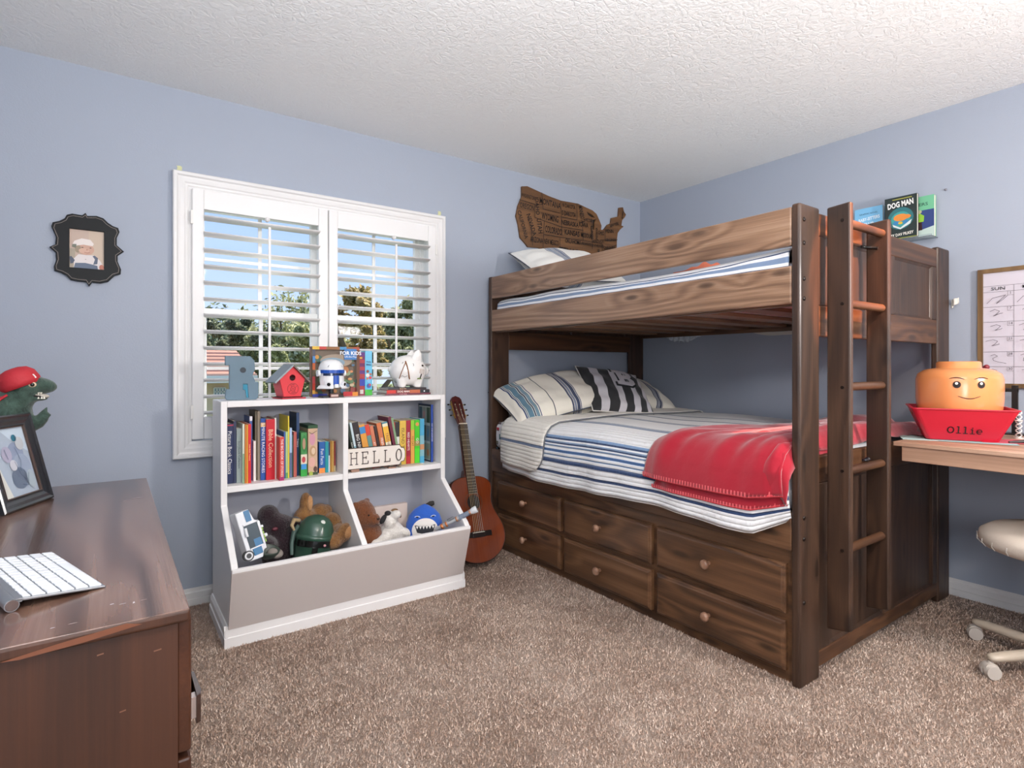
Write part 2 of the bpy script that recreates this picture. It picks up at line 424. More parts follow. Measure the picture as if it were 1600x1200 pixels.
# the carpet's pile: tufts standing on the floor, more than anyone could count
def carpet_pile():
    rs = np.random.RandomState(3); N = 230000
    # denser towards the middle of the room in view
    x = rs.uniform(.1, 3.42, N*2); y = rs.uniform(.3, 3.07, N*2)
    d = .578*x+.816*y; keep = rs.rand(N*2) < np.clip(1.9/d, 0, 1)**1.6
    x, y, d = x[keep][:N], y[keep][:N], d[keep][:N]; n = len(x)
    h = rs.uniform(.004, .011, n); w = rs.uniform(.0016, .0030, n); a = rs.uniform(0, 6.28, n)
    lx, ly = rs.normal(0, .0035, n), rs.normal(0, .0035, n)
    co = np.zeros((n, 3, 3)); ca, sa = np.cos(a)*w, np.sin(a)*w
    co[:, 0] = np.stack([x-ca, y-sa, np.full(n, -.001)], 1); co[:, 1] = np.stack([x+ca, y+sa, np.full(n, -.001)], 1)
    co[:, 2] = np.stack([x+lx, y+ly, h], 1)
    me = bpy.data.meshes.new('carpet_pile'); me.vertices.add(n*3); me.vertices.foreach_set('co', co.ravel())
    me.loops.add(n*3); me.loops.foreach_set('vertex_index', np.arange(n*3, dtype=np.int32)); me.polygons.add(n)
    me.polygons.foreach_set('loop_start', np.arange(0, n*3, 3, dtype=np.int32)); me.update(calc_edges=True)
    t = NT('carpet_yarn'); g = t.node('ShaderNodeNewGeometry'); v = t.node('ShaderNodeTexCoord').outputs['Object']
    f = t.math('ADD', t.math('MULTIPLY', g.outputs['Random Per Island'], .5), t.math('MULTIPLY', t.noise(v, 2.6, 4, .6), .55))
    f = t.math('ADD', f, t.math('MULTIPLY_ADD', t.noise(v, 11, 4, .6), .4, -.22))
    c = t.ramp(f, [(.15, lin('9f8473')), (.45, lin('c4ab9a')), (.8, lin('e2d0c2'))])
    t.link(c, t.b.inputs['Base Color']); t.b.inputs['Roughness'].default_value = 1; t.b.inputs['Specular IOR Level'].default_value = 0
    me.materials.append(t.m); o = bpy.data.objects.new('carpet_pile', me); col.objects.link(o)
    tag(o, 'short beige twist pile of the wall to wall carpet', 'carpet', kind='stuff')
carpet_pile()

# baseboards: stepped profile
def baseboard(name, axis, at, sgn, a, b_, h=.082):
    prof = [(0, 0), (.014, 0), (.014, h*.38), (.011, h*.42), (.011, h*.74), (.006, h*.82), (.004, h), (0, h)]
    m = MB()
    if axis == 'x': m.prism([(at+sgn*p, z) for p, z in prof], 'x', a, b_)
    else: m.prism([(at+sgn*p, z) for p, z in prof], 'y', a, b_)
    return struct(m.build(name, M_base))
baseboard('baseboard_back', 'x', WY, -1, WL, WX); baseboard('baseboard_right', 'y', WX, -1, WF, WY)
baseboard('baseboard_left', 'y', WL, 1, WF, WY)

def ring(mb, x0, x1, z0, z1, prof, M=None, mi=0, sm=False):
    """mitred frame: prof = [(inset, depth y)] from the outer back edge round to the inner back edge"""
    vs = []
    for d, y in prof:
        for x, z in ((x0+d, z0+d), (x1-d, z0+d), (x1-d, z1-d), (x0+d, z1-d)):
            p = Vector((x, y, z)); vs.append(tuple(M @ p) if M is not None else tuple(p))
    n = len(prof)
    mb.add(vs, [(k*4+i, k*4+(i+1) % 4, (k+1)*4+(i+1) % 4, (k+1)*4+i) for k in range(n-1) for i in range(4)], mi, sm=sm)
    return mb
# window casing
struct(ring(MB(), .239, 1.670, .703, 2.051, [(0, WY), (0, WY-.030), (.004, WY-.034), (.016, WY-.034), (.022, WY-.026), (.030, WY-.024), (.046, WY-.024), (.052, WY-.020), (.060, WY-.019), (.066, WY-.015), (.078, WY-.013), (.078, WY)]).build('trim_1', M_trim))
# window unit outside the shutters
win = struct(MB().box(HX0, HX1, WY+.10, WY+.17, HZ0, HZ0+.03).build('window_1', M_trim))
m = MB(); ring(m, HX0, HX1, HZ0, HZ1, [(0, WY+.0), (.004, WY+.0), (.004, WY+.10), (.028, WY+.10), (.028, WY+.17), (0, WY+.17)]); m.build('window_frame', M_trim, win)
MB().box(.935, .985, WY+.09, WY+.17, HZ0, HZ1).build('mullion', M_trim, win, bevel=.003)
for x0, x1 in ((.358, .935), (.985, 1.562)):
    m = MB(); ring(m, x0, x1, 1.385, HZ1-.028, [(0, WY+.12), (.0, WY+.115), (.026, WY+.115), (.030, WY+.125), (.030, WY+.14), (0, WY+.14)]); m.build('upper_sash', M_trim, win)
    m = MB(); ring(m, x0, x1, HZ0+.028, 1.425, [(0, WY+.11), (0, WY+.09), (.032, WY+.09), (.036, WY+.10), (.036, WY+.113), (0, WY+.113)]); m.build('lower_sash', M_trim, win)
    xm = (x0+x1)/2
    for z0, z1, yy in ((1.41, 1.94, WY+.122), (.86, 1.395, WY+.098)):
        MB().box(xm-.009, xm+.009, yy, yy+.012, z0, z1).build('muntin', M_trim, win)
        MB().box(x0+.02, x1-.02, yy+.001, yy+.011, (z0+z1)/2-.008, (z0+z1)/2+.008).build('muntin', M_trim, win)
t = NT('window_glass'); tr = t.node('ShaderNodeBsdfTransparent'); gl = t.node('ShaderNodeBsdfGlossy'); gl.inputs['Roughness'].default_value = .02
mx = t.node('ShaderNodeMixShader'); mx.inputs[0].default_value = .003; tr.inputs[0].default_value = (.98, .99, 1, 1)
t.link(tr.outputs[0], mx.inputs[1]); t.link(gl.outputs[0], mx.inputs[2]); t.link(mx.outputs[0], t.n.nodes['Material Output'].inputs[0]); M_glass = t.m
for x0, x1 in ((.38, .92), (1.0, 1.545)):
    MB().box(x0, x1, WY+.127, WY+.131, 1.41, 1.925).build('glass_pane', M_glass, win)
    MB().box(x0, x1, WY+.103, WY+.107, .85, 1.40).build('glass_pane', M_glass, win)

# ---------------------------------------------------------------- plantation shutters
M_sh = mat('ebeae9', .38)
louver_prof = [(-.045+.09*i/8, .0085*math.sin(math.pi*i/8)**.6) for i in range(9)]; louver_prof += [(p, -q) for p, q in louver_prof[-2:0:-1]]
def shutter(x0, x1, ox0, ox1, label, hinge_x):
    r = thing('shutter_panel', label, 'shutter', ((x0+x1)/2, WY-.02, .79), group=None)
    y0, y1 = WY-.032, WY-.004; z0, z1 = .79, 1.978
    MB().box(x0, ox0, y0, y1, z0, z1).build('stile', M_sh, r, bevel=.004); MB().box(ox1, x1, y0, y1, z0, z1).build('stile', M_sh, r, bevel=.004)
    MB().box(ox0, ox1, y0+.003, y1-.003, 1.885, z1).build('top_rail', M_sh, r, bevel=.003); MB().box(ox0, ox1, y0+.003, y1-.003, z0, .895).build('bottom_rail', M_sh, r, bevel=.003)
    c, s = math.cos(R(-4)), math.sin(R(-4)); first = None
    pf = [(p*c-q*s, p*s+q*c) for p, q in louver_prof]
    for k in range(13):
        z = 1.848-.0778*k
        if z < .90: break
        if first is None:
            first = MB().prism([(y1-.012+p, z+q) for p, q in pf], 'x', ox0-.002, ox1+.002).build('louver', M_sh, r)
            for p in first.data.polygons: p.use_smooth = len(p.vertices) == 4
        else:
            o = first.copy(); col.objects.link(o); o.location.z -= .0778*k
    xr = (ox0+ox1)/2+.012 if ox0 < .9 else (ox0+ox1)/2+.055
    xr = .655 if ox0 < .9 else 1.336
    MB().box(xr-.006, xr+.006, y0-.030, y0-.020, .93, 1.835).build('tilt_rod', M_sh, r, bevel=.002)
    MB().lathe([(0, .0), (.012, 0), (.012, .014), (.008, .022), (0, .024)], Matrix.Translation((xr-.006, y0+.003, 1.876)) @ Matrix.Rotation(R(90), 4, 'X'), 12).build('rod_catch', M_sh, r)
    for zz in (1.84, .92):
        MB().box(hinge_x-.006, hinge_x+.006, y0-.006, y0+.002, zz-.032, zz+.032).build('hinge', mat('e9e7e2', .4), r, bevel=.002)
    return r
shutter(.317, .956, .367, .906, 'left white plantation shutter panel, hinged near the oval portrait wall', .316)
shutter(.961, 1.603, 1.009, 1.553, 'right white plantation shutter panel, the one behind the piggy bank', 1.604)

# bits of yellow tape above the casing corners
for x, z, lb in ((.267, 2.068, 'small torn pale yellow tape above left corner of window casing'), (1.642, 2.072, 'small torn pale yellow tape above right corner of window casing')):
    o = MB().prism([(x-.012, z-.017), (x+.010, z-.017), (x+.012, z+.008), (x+.005, z+.013), (x-.010, z+.011), (x-.007, z+.002)], 'y', WY-.0012, WY).build('masking_tape', mat('cfd0a0', .7)); tag(o, lb, 'tape')

# ================================================================= outside the window
struct(MB().box(-60, 80, WY+2, 140, -3.3, -3.2).build('lawn', mat('6f7f4a', .95, var=.3, bscale=2)))
def leaf_mat(name, c1, c2, c3):
    t = NT(name); g = t.node('ShaderNodeNewGeometry')
    c = t.ramp(g.outputs['Random Per Island'], [(0, lin(c1)), (.5, lin(c2)), (1, lin(c3))])
    t.link(c, t.b.inputs['Base Color']); t.b.inputs['Roughness'].default_value = .6; t.b.inputs['Specular IOR Level'].default_value = .3
    tl = t.node('ShaderNodeBsdfTranslucent'); t.link(c, tl.inputs[0]); mx = t.node('ShaderNodeMixShader'); mx.inputs[0].default_value = .5
    t.link(t.b.outputs[0], mx.inputs[1]); t.link(tl.outputs[0], mx.inputs[2]); t.link(mx.outputs[0], t.n.nodes['Material Output'].inputs[0])
    return t.m
ML = {'oak': leaf_mat('oak_leaves', '6f7450', 'a8a878', 'dcd8ae'), 'mag': leaf_mat('magnolia_leaves', '6b6c3a', 'b89a5c', 'ead6a6'), 'pale': leaf_mat('pale_leaves', '7c8250', 'b6b680', 'e6e4bc'), 'dark': leaf_mat('evergreen_leaves', '52583f', '828868', 'b4b898')}
M_bark = mat('6a5744', .95, bump=.5, bscale=12)
def tree(loc, h, blobs, leaf, n, kind, name, label, seed, group=None, stretch=1.0):
    """blobs: (dx, dy, z, rx, ry, rz) crown masses; n leaves"""
    r = thing(name, label, 'tree', loc, group=group); rs = np.random.RandomState(seed)
    tot = sum(b[3]*b[5] for b in blobs); cs = []
    for bx, by, bz, rx, ry, rz in blobs:
        k = int(n*rx*rz/tot)
        # sub clumps give the crown its lumps and gaps
        nc = max(6, int(rx*rz*9)); d = rs.normal(size=(nc, 3)); d /= np.linalg.norm(d, axis=1)[:, None]
        cc = d*rs.uniform(.35, 1, (nc, 1))*np.array([rx, ry, rz])+[bx, by, bz]
        idx = rs.randint(0, nc, k); cr = min(rx, rz)*.30
        p = rs.normal(size=(k, 3)); p /= np.linalg.norm(p, axis=1)[:, None]; p *= rs.uniform(.2, 1, (k, 1))**.5*cr*rs.uniform(.6, 1.2, (k, 1))
        cs.append(cc[idx]+p)
    c = np.concatenate(cs); k = len(c)
    u = rs.normal(size=(k, 3)); u /= np.linalg.norm(u, axis=1)[:, None]; w = np.cross(u, rs.normal(size=(k, 3))); w /= np.linalg.norm(w, axis=1)[:, None]
    L = leaf*rs.uniform(.6, 1.3, (k, 1)); u *= L; w *= L*.42
    co = np.stack([c-u, c-w, c+u, c+w], 1)
    me = bpy.data.meshes.new('foliage'); me.vertices.add(k*4); me.vertices.foreach_set('co', co.ravel())
    me.loops.add(k*4); me.loops.foreach_set('vertex_index', np.arange(k*4, dtype=np.int32)); me.polygons.add(k)
    me.polygons.foreach_set('loop_start', np.arange(0, k*4, 4, dtype=np.int32)); me.update(calc_edges=True)
    me.materials.append(ML[kind]); o = bpy.data.objects.new('foliage', me); col.objects.link(o); o.parent = r; o['kind'] = 'stuff'
    m = MB(); m.tube([(0, 0, 0), (.05*h, 0, h*.25), (0, .03*h, h*.5), (.03*h, 0, h*.72)], [h*.035, h*.028, h*.02, h*.01], 8)
    for i in range(5):
        a = rs.uniform(0, 6.28); m.tube([(0, 0, h*(.3+.07*i)), (math.cos(a)*h*.12, math.sin(a)*h*.12, h*(.48+.06*i)), (math.cos(a)*h*.22, math.sin(a)*h*.2, h*(.6+.06*i))], [h*.013, h*.01, h*.004], 6)
    m.build('trunk', M_bark, r, local=True)
    return r
def at(u, v, Y):   # a spot outside, found from where it shows in the glass, placed at real distance Y
    a = (u-800)/887; dx = .5783+.8158*a; dy = .8158-.5783*a; d = Y/dy; return dx*d, Y, 1.133+(573.6-v)/887*d
def far_tree(u, vtop, Y, wpx, kind, n, leaf, name, label, seed, zg=-3.2, flat=.75):
    x, y, zt = at(u, vtop, Y); d = (Y/(.8158-.5783*(u-800)/887)); rx = wpx/887*d/2*1.1; H = zt-zg; rz = min(H*.42, rx*1.2)
    bl = [(0, 0, H-rz, rx, rx*.8, rz), (-rx*.55, 0, H-rz*1.35, rx*.6, rx*.6, rz*.75), (rx*.55, .3, H-rz*1.4, rx*.6, rx*.6, rz*.8), (0, 0, H-rz*2.0, rx*.95, rx*.7, rz*.9)]
    return tree((x, y, zg), H, bl, leaf, n, kind, name, label, seed)
far_tree(345, 478, 42, 130, 'dark', 14000, .22, 'oak_tree', 'low dark green oak far off, seen left of the tilt rod above the pink roof', 11)
far_tree(440, 452, 34, 150, 'oak', 24000, .17, 'oak_tree', 'broad green oak filling right part of the left window', 12)
far_tree(500, 480, 26, 110, 'pale', 12000, .13, 'olive_tree', 'pale yellow green tree behind the shutter centre stiles', 13)
far_tree(555, 428, 16, 92, 'mag', 15000, .085, 'magnolia_tree', 'tall tree with bronze yellow leaves in the right window', 14)
far_tree(628, 455, 24, 75, 'oak', 15000, .12, 'oak_tree', 'green round oak behind the right tilt rod', 15)
far_tree(668, 485, 40, 60, 'dark', 5000, .2, 'oak_tree', 'small distant tree at right edge of right window', 16)
def hedge(u0, u1, v0, v1, Y, kind, n, leaf, name, label, seed):
    x0, _, z1 = at(u0, v0, Y); x1, _, z0 = at(u1, v1, Y); n_b = 4; w = (x1-x0)/n_b
    bl = [((i+.5)*w-(x1-x0)/2, 0, (z0+z1)/2+3.2+(.1*(-1)**i), w*.75, 1.4, (z1-z0)*.55) for i in range(n_b)]
    return tree(((x0+x1)/2, Y, -3.2), (z0+z1)/2+3.2, bl, leaf, n, kind, name, label, seed)
hedge(310, 430, 500, 560, 27.8, 'dark', 14000, .15, 'shrub_row', 'dark green bank of shrubs above the terracotta roof', 21)
hedge(408, 520, 505, 660, 16, 'pale', 15000, .09, 'bush', 'sunlit yellow green bush behind the red birdhouse', 22)
hedge(515, 600, 500, 660, 11, 'mag', 12000, .07, 'bush', 'bronze leaved bush low in the right window', 23)
hedge(585, 680, 505, 660, 17, 'oak', 13000, .09, 'bush', 'green bush behind the white piggy bank', 24)
# the neighbour's house
hx0 = at(300, 600, 19)[0]-4; hx1 = at(402, 600, 19)[0]; ze = at(350, 592, 19)[2]; zr = at(350, 549, 22)[2]
hs = thing('house', 'neighbouring pale stucco house with terracotta roof below the window', 'house', ((hx0+hx1)/2, 21, -3.2))
M_stucco = mat('d9c3a4', .9, bump=.1); M_roof = mat('c98467', .85, var=.15, bscale=30)
MB().box(hx0, hx1-.5, 19.6, 26, -3.2, ze+.02).build('wall', M_stucco, hs)
m = MB(); m.prism([(19.0, ze), (19.0, ze+.1), (22.6, zr+.05), (26.4, ze+.1), (26.4, ze), (22.6, zr-.06)], 'x', hx0-.4, hx1); m.build('roof', M_roof, hs)
for k in range(7):
    yy = 19.05+k*.5; zz = ze+.1+(yy-19)*(zr-.05-ze)/3.6
    MB().box(hx0-.4, hx1, yy, yy+.05, zz, zz+.05).build('roof_course', mat('e3b79b', .85), hs)
MB().box(hx0-.4, hx1, 18.93, 19.0, ze-.12, ze+.1).build('fascia', mat('f2ece2', .6), hs)
wx0, _, wz1 = at(334, 606, 19.58); wx1, _, wz0 = at(352, 618, 19.58)
w_ = MB(); w_.box(wx0, wx1, 19.54, 19.6, wz0, wz1); wo = w_.build('window', mat('8fa0a8', .2), hs)
for i in range(5):
    xx = wx0+(wx1-wx0)*i/4; MB().box(xx-.015, xx+.015, 19.52, 19.56, wz0, wz1).build('glazing_bar', M_trim, wo)
for i in range(3):
    zz = wz0+(wz1-wz0)*i/2; MB().box(wx0, wx1, 19.52, 19.56, zz-.015, zz+.015).build('glazing_bar', M_trim, wo)
# ================================================================= bunk bed
BW = ('36241a', '65462f', '8b694c')
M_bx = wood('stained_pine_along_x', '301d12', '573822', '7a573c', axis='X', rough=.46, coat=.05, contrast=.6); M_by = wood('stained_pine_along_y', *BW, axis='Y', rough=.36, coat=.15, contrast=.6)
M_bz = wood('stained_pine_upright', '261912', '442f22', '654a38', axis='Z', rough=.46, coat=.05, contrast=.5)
M_rail_lit = wood('stained_pine_rail_lit', '563d2d', '8f6f57', 'b99a80', axis='Y', rough=.36, coat=.15, contrast=.55, freq=14, fine=.45)  # paler copy of the pine, window sheen on near rails put into colour
M_knob = wood('knob_pine', '6b4a36', '95705a', 'b8937a', axis='X', rough=.35, coat=.2, knots=False)
M_blk = mat('1d1c1c', .4); M_bolt = mat('241a15', .35, metal=.4)
BX0, BX1, BY0, BY1, BZ = 1.973, 3.388, 1.039, 3.045, 1.706
bed = thing('bunk_bed', 'dark stained wooden bunk bed with six drawers and ladder end in the corner', 'bunk bed', (BX0, BY0, 0))
def bpart(name, args, m, bevel=.005, parent=bed): return MB().box(*args).build(name, m, parent, bevel=bevel)
for (x0, x1) in ((BX0, 2.112), (3.245, BX1)):
    bpart('post', (x0, x1, BY0, BY0+.032, 0, BZ+.006), M_bz, .008); bpart('post', (x0, x1, 3.012, BY1, 0, BZ), M_bz, .006)
for (z0, z1) in ((1.565, BZ-.002), (1.358, 1.494)):
    bpart('side_rail', (BX0+.003, BX0+.027, BY0+.032, 3.012, z0, z1), M_rail_lit, .006)
    bpart('side_rail', (BX1-.027, BX1-.003, BY0+.032, 3.012, z0, z1), M_by, .006)
bpart('rail_spacer', (3.335, 3.36, 1.35, 1.40, 1.494, 1.565), M_bz)
# bolts on the near post
def bolt(x, z, y=BY0, r=.008): 
    MB().lathe([(0, .004), (r*.6, .004), (r, .002), (r, 0)], Matrix.Translation((x, y, z)) @ Matrix.Rotation(R(90), 4, 'X'), 10).build('bolt', M_bolt, bed)
for z in (1.655, 1.572, 1.445, 1.375, .60, .525, .30): bolt(2.0, z)
# end panels (facing the room) : stiles, rails and sunk panels
def end_frame(y0, y1, z0, z1, top, bot, stiles, xa, xb, panel_back):
    bpart('end_rail', (xa, xb, y0, y1, z1-top, z1), M_bx); bpart('end_rail', (xa, xb, y0, y1, z0, z0+bot), M_bx)
    xs = [xa]
    for a, b in stiles: bpart('end_stile', (a, b, y0, y1, z0+bot, z1-top), M_bz, .003)
    edges = sorted(stiles)
    for (a0, a1), (b0, b1) in zip(edges[:-1], edges[1:]):
        m = MB(); zb, zt = z0+bot, z1-top
        m.box(a1, b0, y0+panel_back, y1-.003, zb, zt); ring(m, a1, b0, zb, zt, [(0, y0+.004), (.008, y0+.010), (.010, y0+panel_back)]); m.build('end_panel', M_bz, bed)
end_frame(BY0+.006, BY0+.03, 1.245, 1.697, .085, .115, [(2.112, 2.20), (2.655, 2.77), (3.195, 3.245)], 2.112, 3.245, .012)
end_frame(BY0+.006, BY0+.03, .035, .808, .10, .06, [(2.112, 2.20), (2.655, 2.77), (3.195, 3.245)], 2.112, 3.245, .012)
end_frame(3.016, 3.04, 1.245, 1.695, .09, .115, [(2.112, 2.18), (2.655, 2.77), (3.195, 3.245)], 2.112, 3.245, .012)
bpart('headboard_panel', (2.112, 3.245, 3.016, 3.04, .03, .80), M_bx)
# drawer base
bpart('base_rail', (BX0+.004, BX0+.028, BY0+.032, 3.012, .475, .617), M_by, .006)
bpart('base_frame', (BX0+.020, BX0+.034, BY0+.032, 3.012, .0, .475), M_by, .002)
bpart('base_rail', (BX1-.028, BX1-.004, BY0+.032, 3.012, .02, .617), M_by)
bpart('bed_deck', (BX0+.03, BX1-.03, BY0+.04, 3.01, .585, .60), M_bx)
cols_ = [(2.338, 2.935), (1.710, 2.305), (1.092, 1.680)]
for ci, (ya, yb) in enumerate(cols_):
    for zi, (z0, z1) in enumerate(((.250, .428), (.045, .224))):
        d = MB(); x = BX0-.006
        # raised front with a moulded edge
        M = Matrix()
        vs = []
        prof = [(0, x+.026), (0, x+.010), (.004, x+.005), (.010, x+.003), (.014, x)]
        for dd, xx in prof:
            for y, z in ((ya+dd, z0+dd), (yb-dd, z0+dd), (yb-dd, z1-dd), (ya+dd, z1-dd)): vs.append((xx, y, z))
        n = len(prof); d.add(vs, [(k*4+i, k*4+(i+1) % 4, (k+1)*4+(i+1) % 4, (k+1)*4+i) for k in range(n-1) for i in range(4)]+[tuple(range((n-1)*4, n*4)), (3, 2, 1, 0)])
        dr = d.build('drawer', M_by, bed); 
        yk = (ya+yb)/2+(.02 if ci else -.0); zk = (z0+z1)/2+(.005 if zi == 0 else .0)
        MB().lathe([(.008, 0), (.008, .012), (.014, .018), (.019, .025), (.019, .032), (.015, .038), (.006, .041), (0, .041)], Matrix.Translation((x, yk, zk)) @ Matrix.Rotation(R(-90), 4, 'Y'), 18).build('knob', M_knob, dr)
# slats of the top bunk
M_slat = wood('slat_pine', '5a3f2c', '8a6a50', 'a88a6c', axis='X', rough=.5, knots=False, contrast=.5)
for k in range(8):
    y = 1.10+k*.25; bpart('slat', (BX0+.028, BX1-.028, y, y+.115, 1.376, 1.394), M_slat, .002)
bpart('slat_ledge', (BX0+.027, BX0+.05, BY0+.04, 3.01, 1.352, 1.376), M_by, .002); bpart('slat_ledge', (BX1-.05, BX1-.027, BY0+.04, 3.01, 1.352, 1.376), M_by, .002)
# ladder
lad = thing('bunk_ladder', 'wooden five rung ladder with wide stiles hooked on the bunk bed end', 'ladder', (2.14, .95, .185))
for x, zt in ((2.142, 1.722), (2.458, 1.708)):
    m = MB(); m.prism([(.948, .19), (1.030, .175), (1.030, zt-.006), (.948, zt)], 'x', x, x+.026); m.build('stile', M_bz, lad, bevel=.006)
    for z in (1.66, 1.36, 1.06, .76, .475): MB().cyl((x-.002, .975, z), (x+.002, .975, z), .006, n=10).build('screw', M_bolt, lad)
for z in (1.655, 1.363, 1.062, .758, .475): MB().cyl((2.166, .975, z), (2.46, .975, z), .0155, n=16).build('rung', M_bx, lad)
for x in (2.30,): MB().tube([(2.455, .985, 1.60), (2.455, 1.03, 1.61), (2.43, 1.034, 1.61)], .006, 8).build('hook', M_blk, lad)
# black clip lying on a rung
c_ = MB(); c_.ell((0, 0, 0), (.020, .009, .007)); c_.ell((.013, 0, .002), (.008, .010, .008)); c_.cyl((-.018, 0, 0), (-.026, 0, .002), .004, n=8)
c = c_.build('clip', mat('14161c', .3), None); c.location = (2.335, .978, .782); tag(c, 'small shiny black clip resting on the fourth ladder rung from the top', 'clip')

# ----------------------------------------------------------------- bedding
QB, QN, QL = '3f628c', '27406a', '6f8cb0'
quilt_bands = []   # measured along the cloth from the near hem upward (metres)
def qb(a, w, c): quilt_bands.append((a, a+w, c))
for a, w, c in ((.108, .003, QN), (.114, .004, QN), (.122, .006, '5b6f93'), (.131, .004, QN), (.139, .010, QL), (.153, .003, QN), (.160, .017, '4f78ae'), (.181, .003, QN), (.188, .010, QL), (.202, .004, QN), (.210, .007, '8fa9c8'), (.222, .004, QN), (.232, .010, '7f9cc0'), (.249, .003, QN)): qb(a, w, c)
M_quilt = stripes('striped_quilt', 'f0f1f1', quilt_bands, 1.75, 'U', quilt=.021, more=[(.052, .064, QN), (.33, .333, '4c566c'), (.43, .445, '7288a8'), (.450, .49, '8a9bb4'), (.495, .50, '4f6486'), (.66, .663, '565f73'), (.74, .775, '8595ac'), (.79, .793, QN), (.96, 1.0, '6e7b92'), (1.2, 1.24, '7e8aa0')])
M_qside = stripes('quilt_underside', 'ece8de', [(.135, .147, '5a6a86')], 1.75, 'U', quilt=.021)
ZT = .815
def qsec(s, off=0.0):
    """cross-section of the made bed: s metres of cloth from the near hem; returns x, z"""
    pts = [(1.925, .525), (1.930, .62), (1.936, .70), (1.946, .752), (1.975, .792), (2.03, .812), (2.12, ZT), (2.6, ZT+.008), (3.1, ZT), (3.34, ZT-.004), (3.378, .77)]
    L = [0]
    for (a, b), (c, d) in zip(pts[:-1], pts[1:]): L.append(L[-1]+math.hypot(c-a, d-b))
    s = min(max(s, 0), L[-1])
    for i in range(len(pts)-1):
        if s <= L[i+1]+1e-9:
            f = (s-L[i])/(L[i+1]-L[i]); (a, b), (c, d) = pts[i], pts[i+1]
            nx, nz = -(d-b), (c-a); n = math.hypot(nx, nz)
            return a+(c-a)*f+nx/n*off, b+(d-b)*f+nz/n*off
QLN = 1.70
mt = thing('lower_mattress', 'lower bunk mattress in a white fitted sheet with printed cars', 'mattress', (2.0, 1.08, .60))
m = MB(); pr = []
for i in range(33):
    a = 2*math.pi*i/32; cx, cz = (BX0+BX1)/2, .70; ex = .69*abs(math.cos(a))**.22*(1 if math.cos(a) >= 0 else -1); ez = .098*abs(math.sin(a))**.35*(1 if math.sin(a) >= 0 else -1); pr.append((cx+ex, cz+ez))
m.prism(pr[:-1], 'y', 1.085, 2.995, sm=True); m.build('mattress_body', mat('eeeef0', .85, bump=.15, bscale=9), mt, bevel=.02, seg=3)
# printed vehicles near the head end
p = Print((1.985, 3.0, .6), (0, -1, 0), (0, 0, 1))
p.o = Vector((1.9885, 2.992, 0)); 
for (a, z, w, h, c1) in ((.02, .745, .028, .018, 'b8283a'), (.015, .66, .024, .02, '6f6a5c'), (.05, .70, .03, .03, '3f6f70'), (.045, .785, .03, .012, '5a4a4a'), (.10, .64, .03, .016, '4a5a7a'), (.02, .625, .02, .012, '2d4a5a'), (.09, .75, .026, .016, 'b8283a')):
    p.rect(a, z-h/2, a+w, z+h/2, c1); p.disc(a+w*.25, z-h/2, .005, c='2a2a2e', n=8); p.disc(a+w*.75, z-h/2, .005, c='2a2a2e', n=8)
p.build('printed_vehicles', mt)
def quilt_pt(a, b, off=.006):
    # a across (0 near hem .. 1 wall), b along (0 head .. 1 foot)
    y = 2.84+(1.075-2.84)*b; s = a*QLN
    x, z = qsec(s, off)
    side = max(0, 1-s/.30)
    x += side*(.010*math.sin(b*21)+.006*math.sin(b*47+1)); z += side**2*(.010*math.sin(b*9+2)+.012*(b-.5))
    z += (1-side)*.004*math.sin(b*14+a*9)
    if b > .93: x += side*(b-.93)*.9; z += side**2*(b-.93)*1.0   # tucked round the post
    if b < .05: x += side*(.05-b)*.5
    return (x, y, z)
q = thing('striped_quilt', 'white quilt with blue woven stripes spread over the lower bunk', 'quilt', (2.0, 1.08, .8))
MB().grid(lambda a, b: quilt_pt(a, b), 110, 90, uvf=lambda a, b: (a*QLN, b*1.765)).build('quilt_cloth', M_quilt, q, solid=.006)
def fold_pt(a, b):
    # turned-back head corner, rounded at its near bottom end
    s = .035+a*(QLN-.05); yend = 2.415 if s > .25 else 2.415
    wob = .012*math.sin(a*7)
    r = .11
    ylim = 2.40+wob+ .07*max(0, (a-.35)) + (0 if s > .035+r else r-math.sqrt(max(0, r*r-(.035+r-s)**2)))
    y = 2.836+(ylim-2.836)*b
    bb = (2.84-y)/1.765; x, yy, z = quilt_pt(s/QLN, bb, .018+.008*math.sin(b*math.pi))
    return (x, y, z)
MB().grid(fold_pt, 90, 26, uvf=lambda a, b: (a*QLN, b*.55)).build('folded_corner', M_qside, q, solid=.008)
pts = [fold_pt(i/60, 1.0) for i in range(61)]+[]
MB().tube([(x-.001, y-.001, z+.002) for x, y, z in pts], .0045, 8).build('fold_binding', mat('6c6f74', .9), q)
pts = [fold_pt(0.0, i/20) for i in range(21)]
MB().tube([(x-.002, y, z) for x, y, z in pts], .0045, 8).build('fold_binding', mat('e6e2d8', .9), q)
MB().tube([quilt_pt(0, i/60) for i in range(61)], .0055, 8).build('hem_binding', mat('eceae4', .9), q)

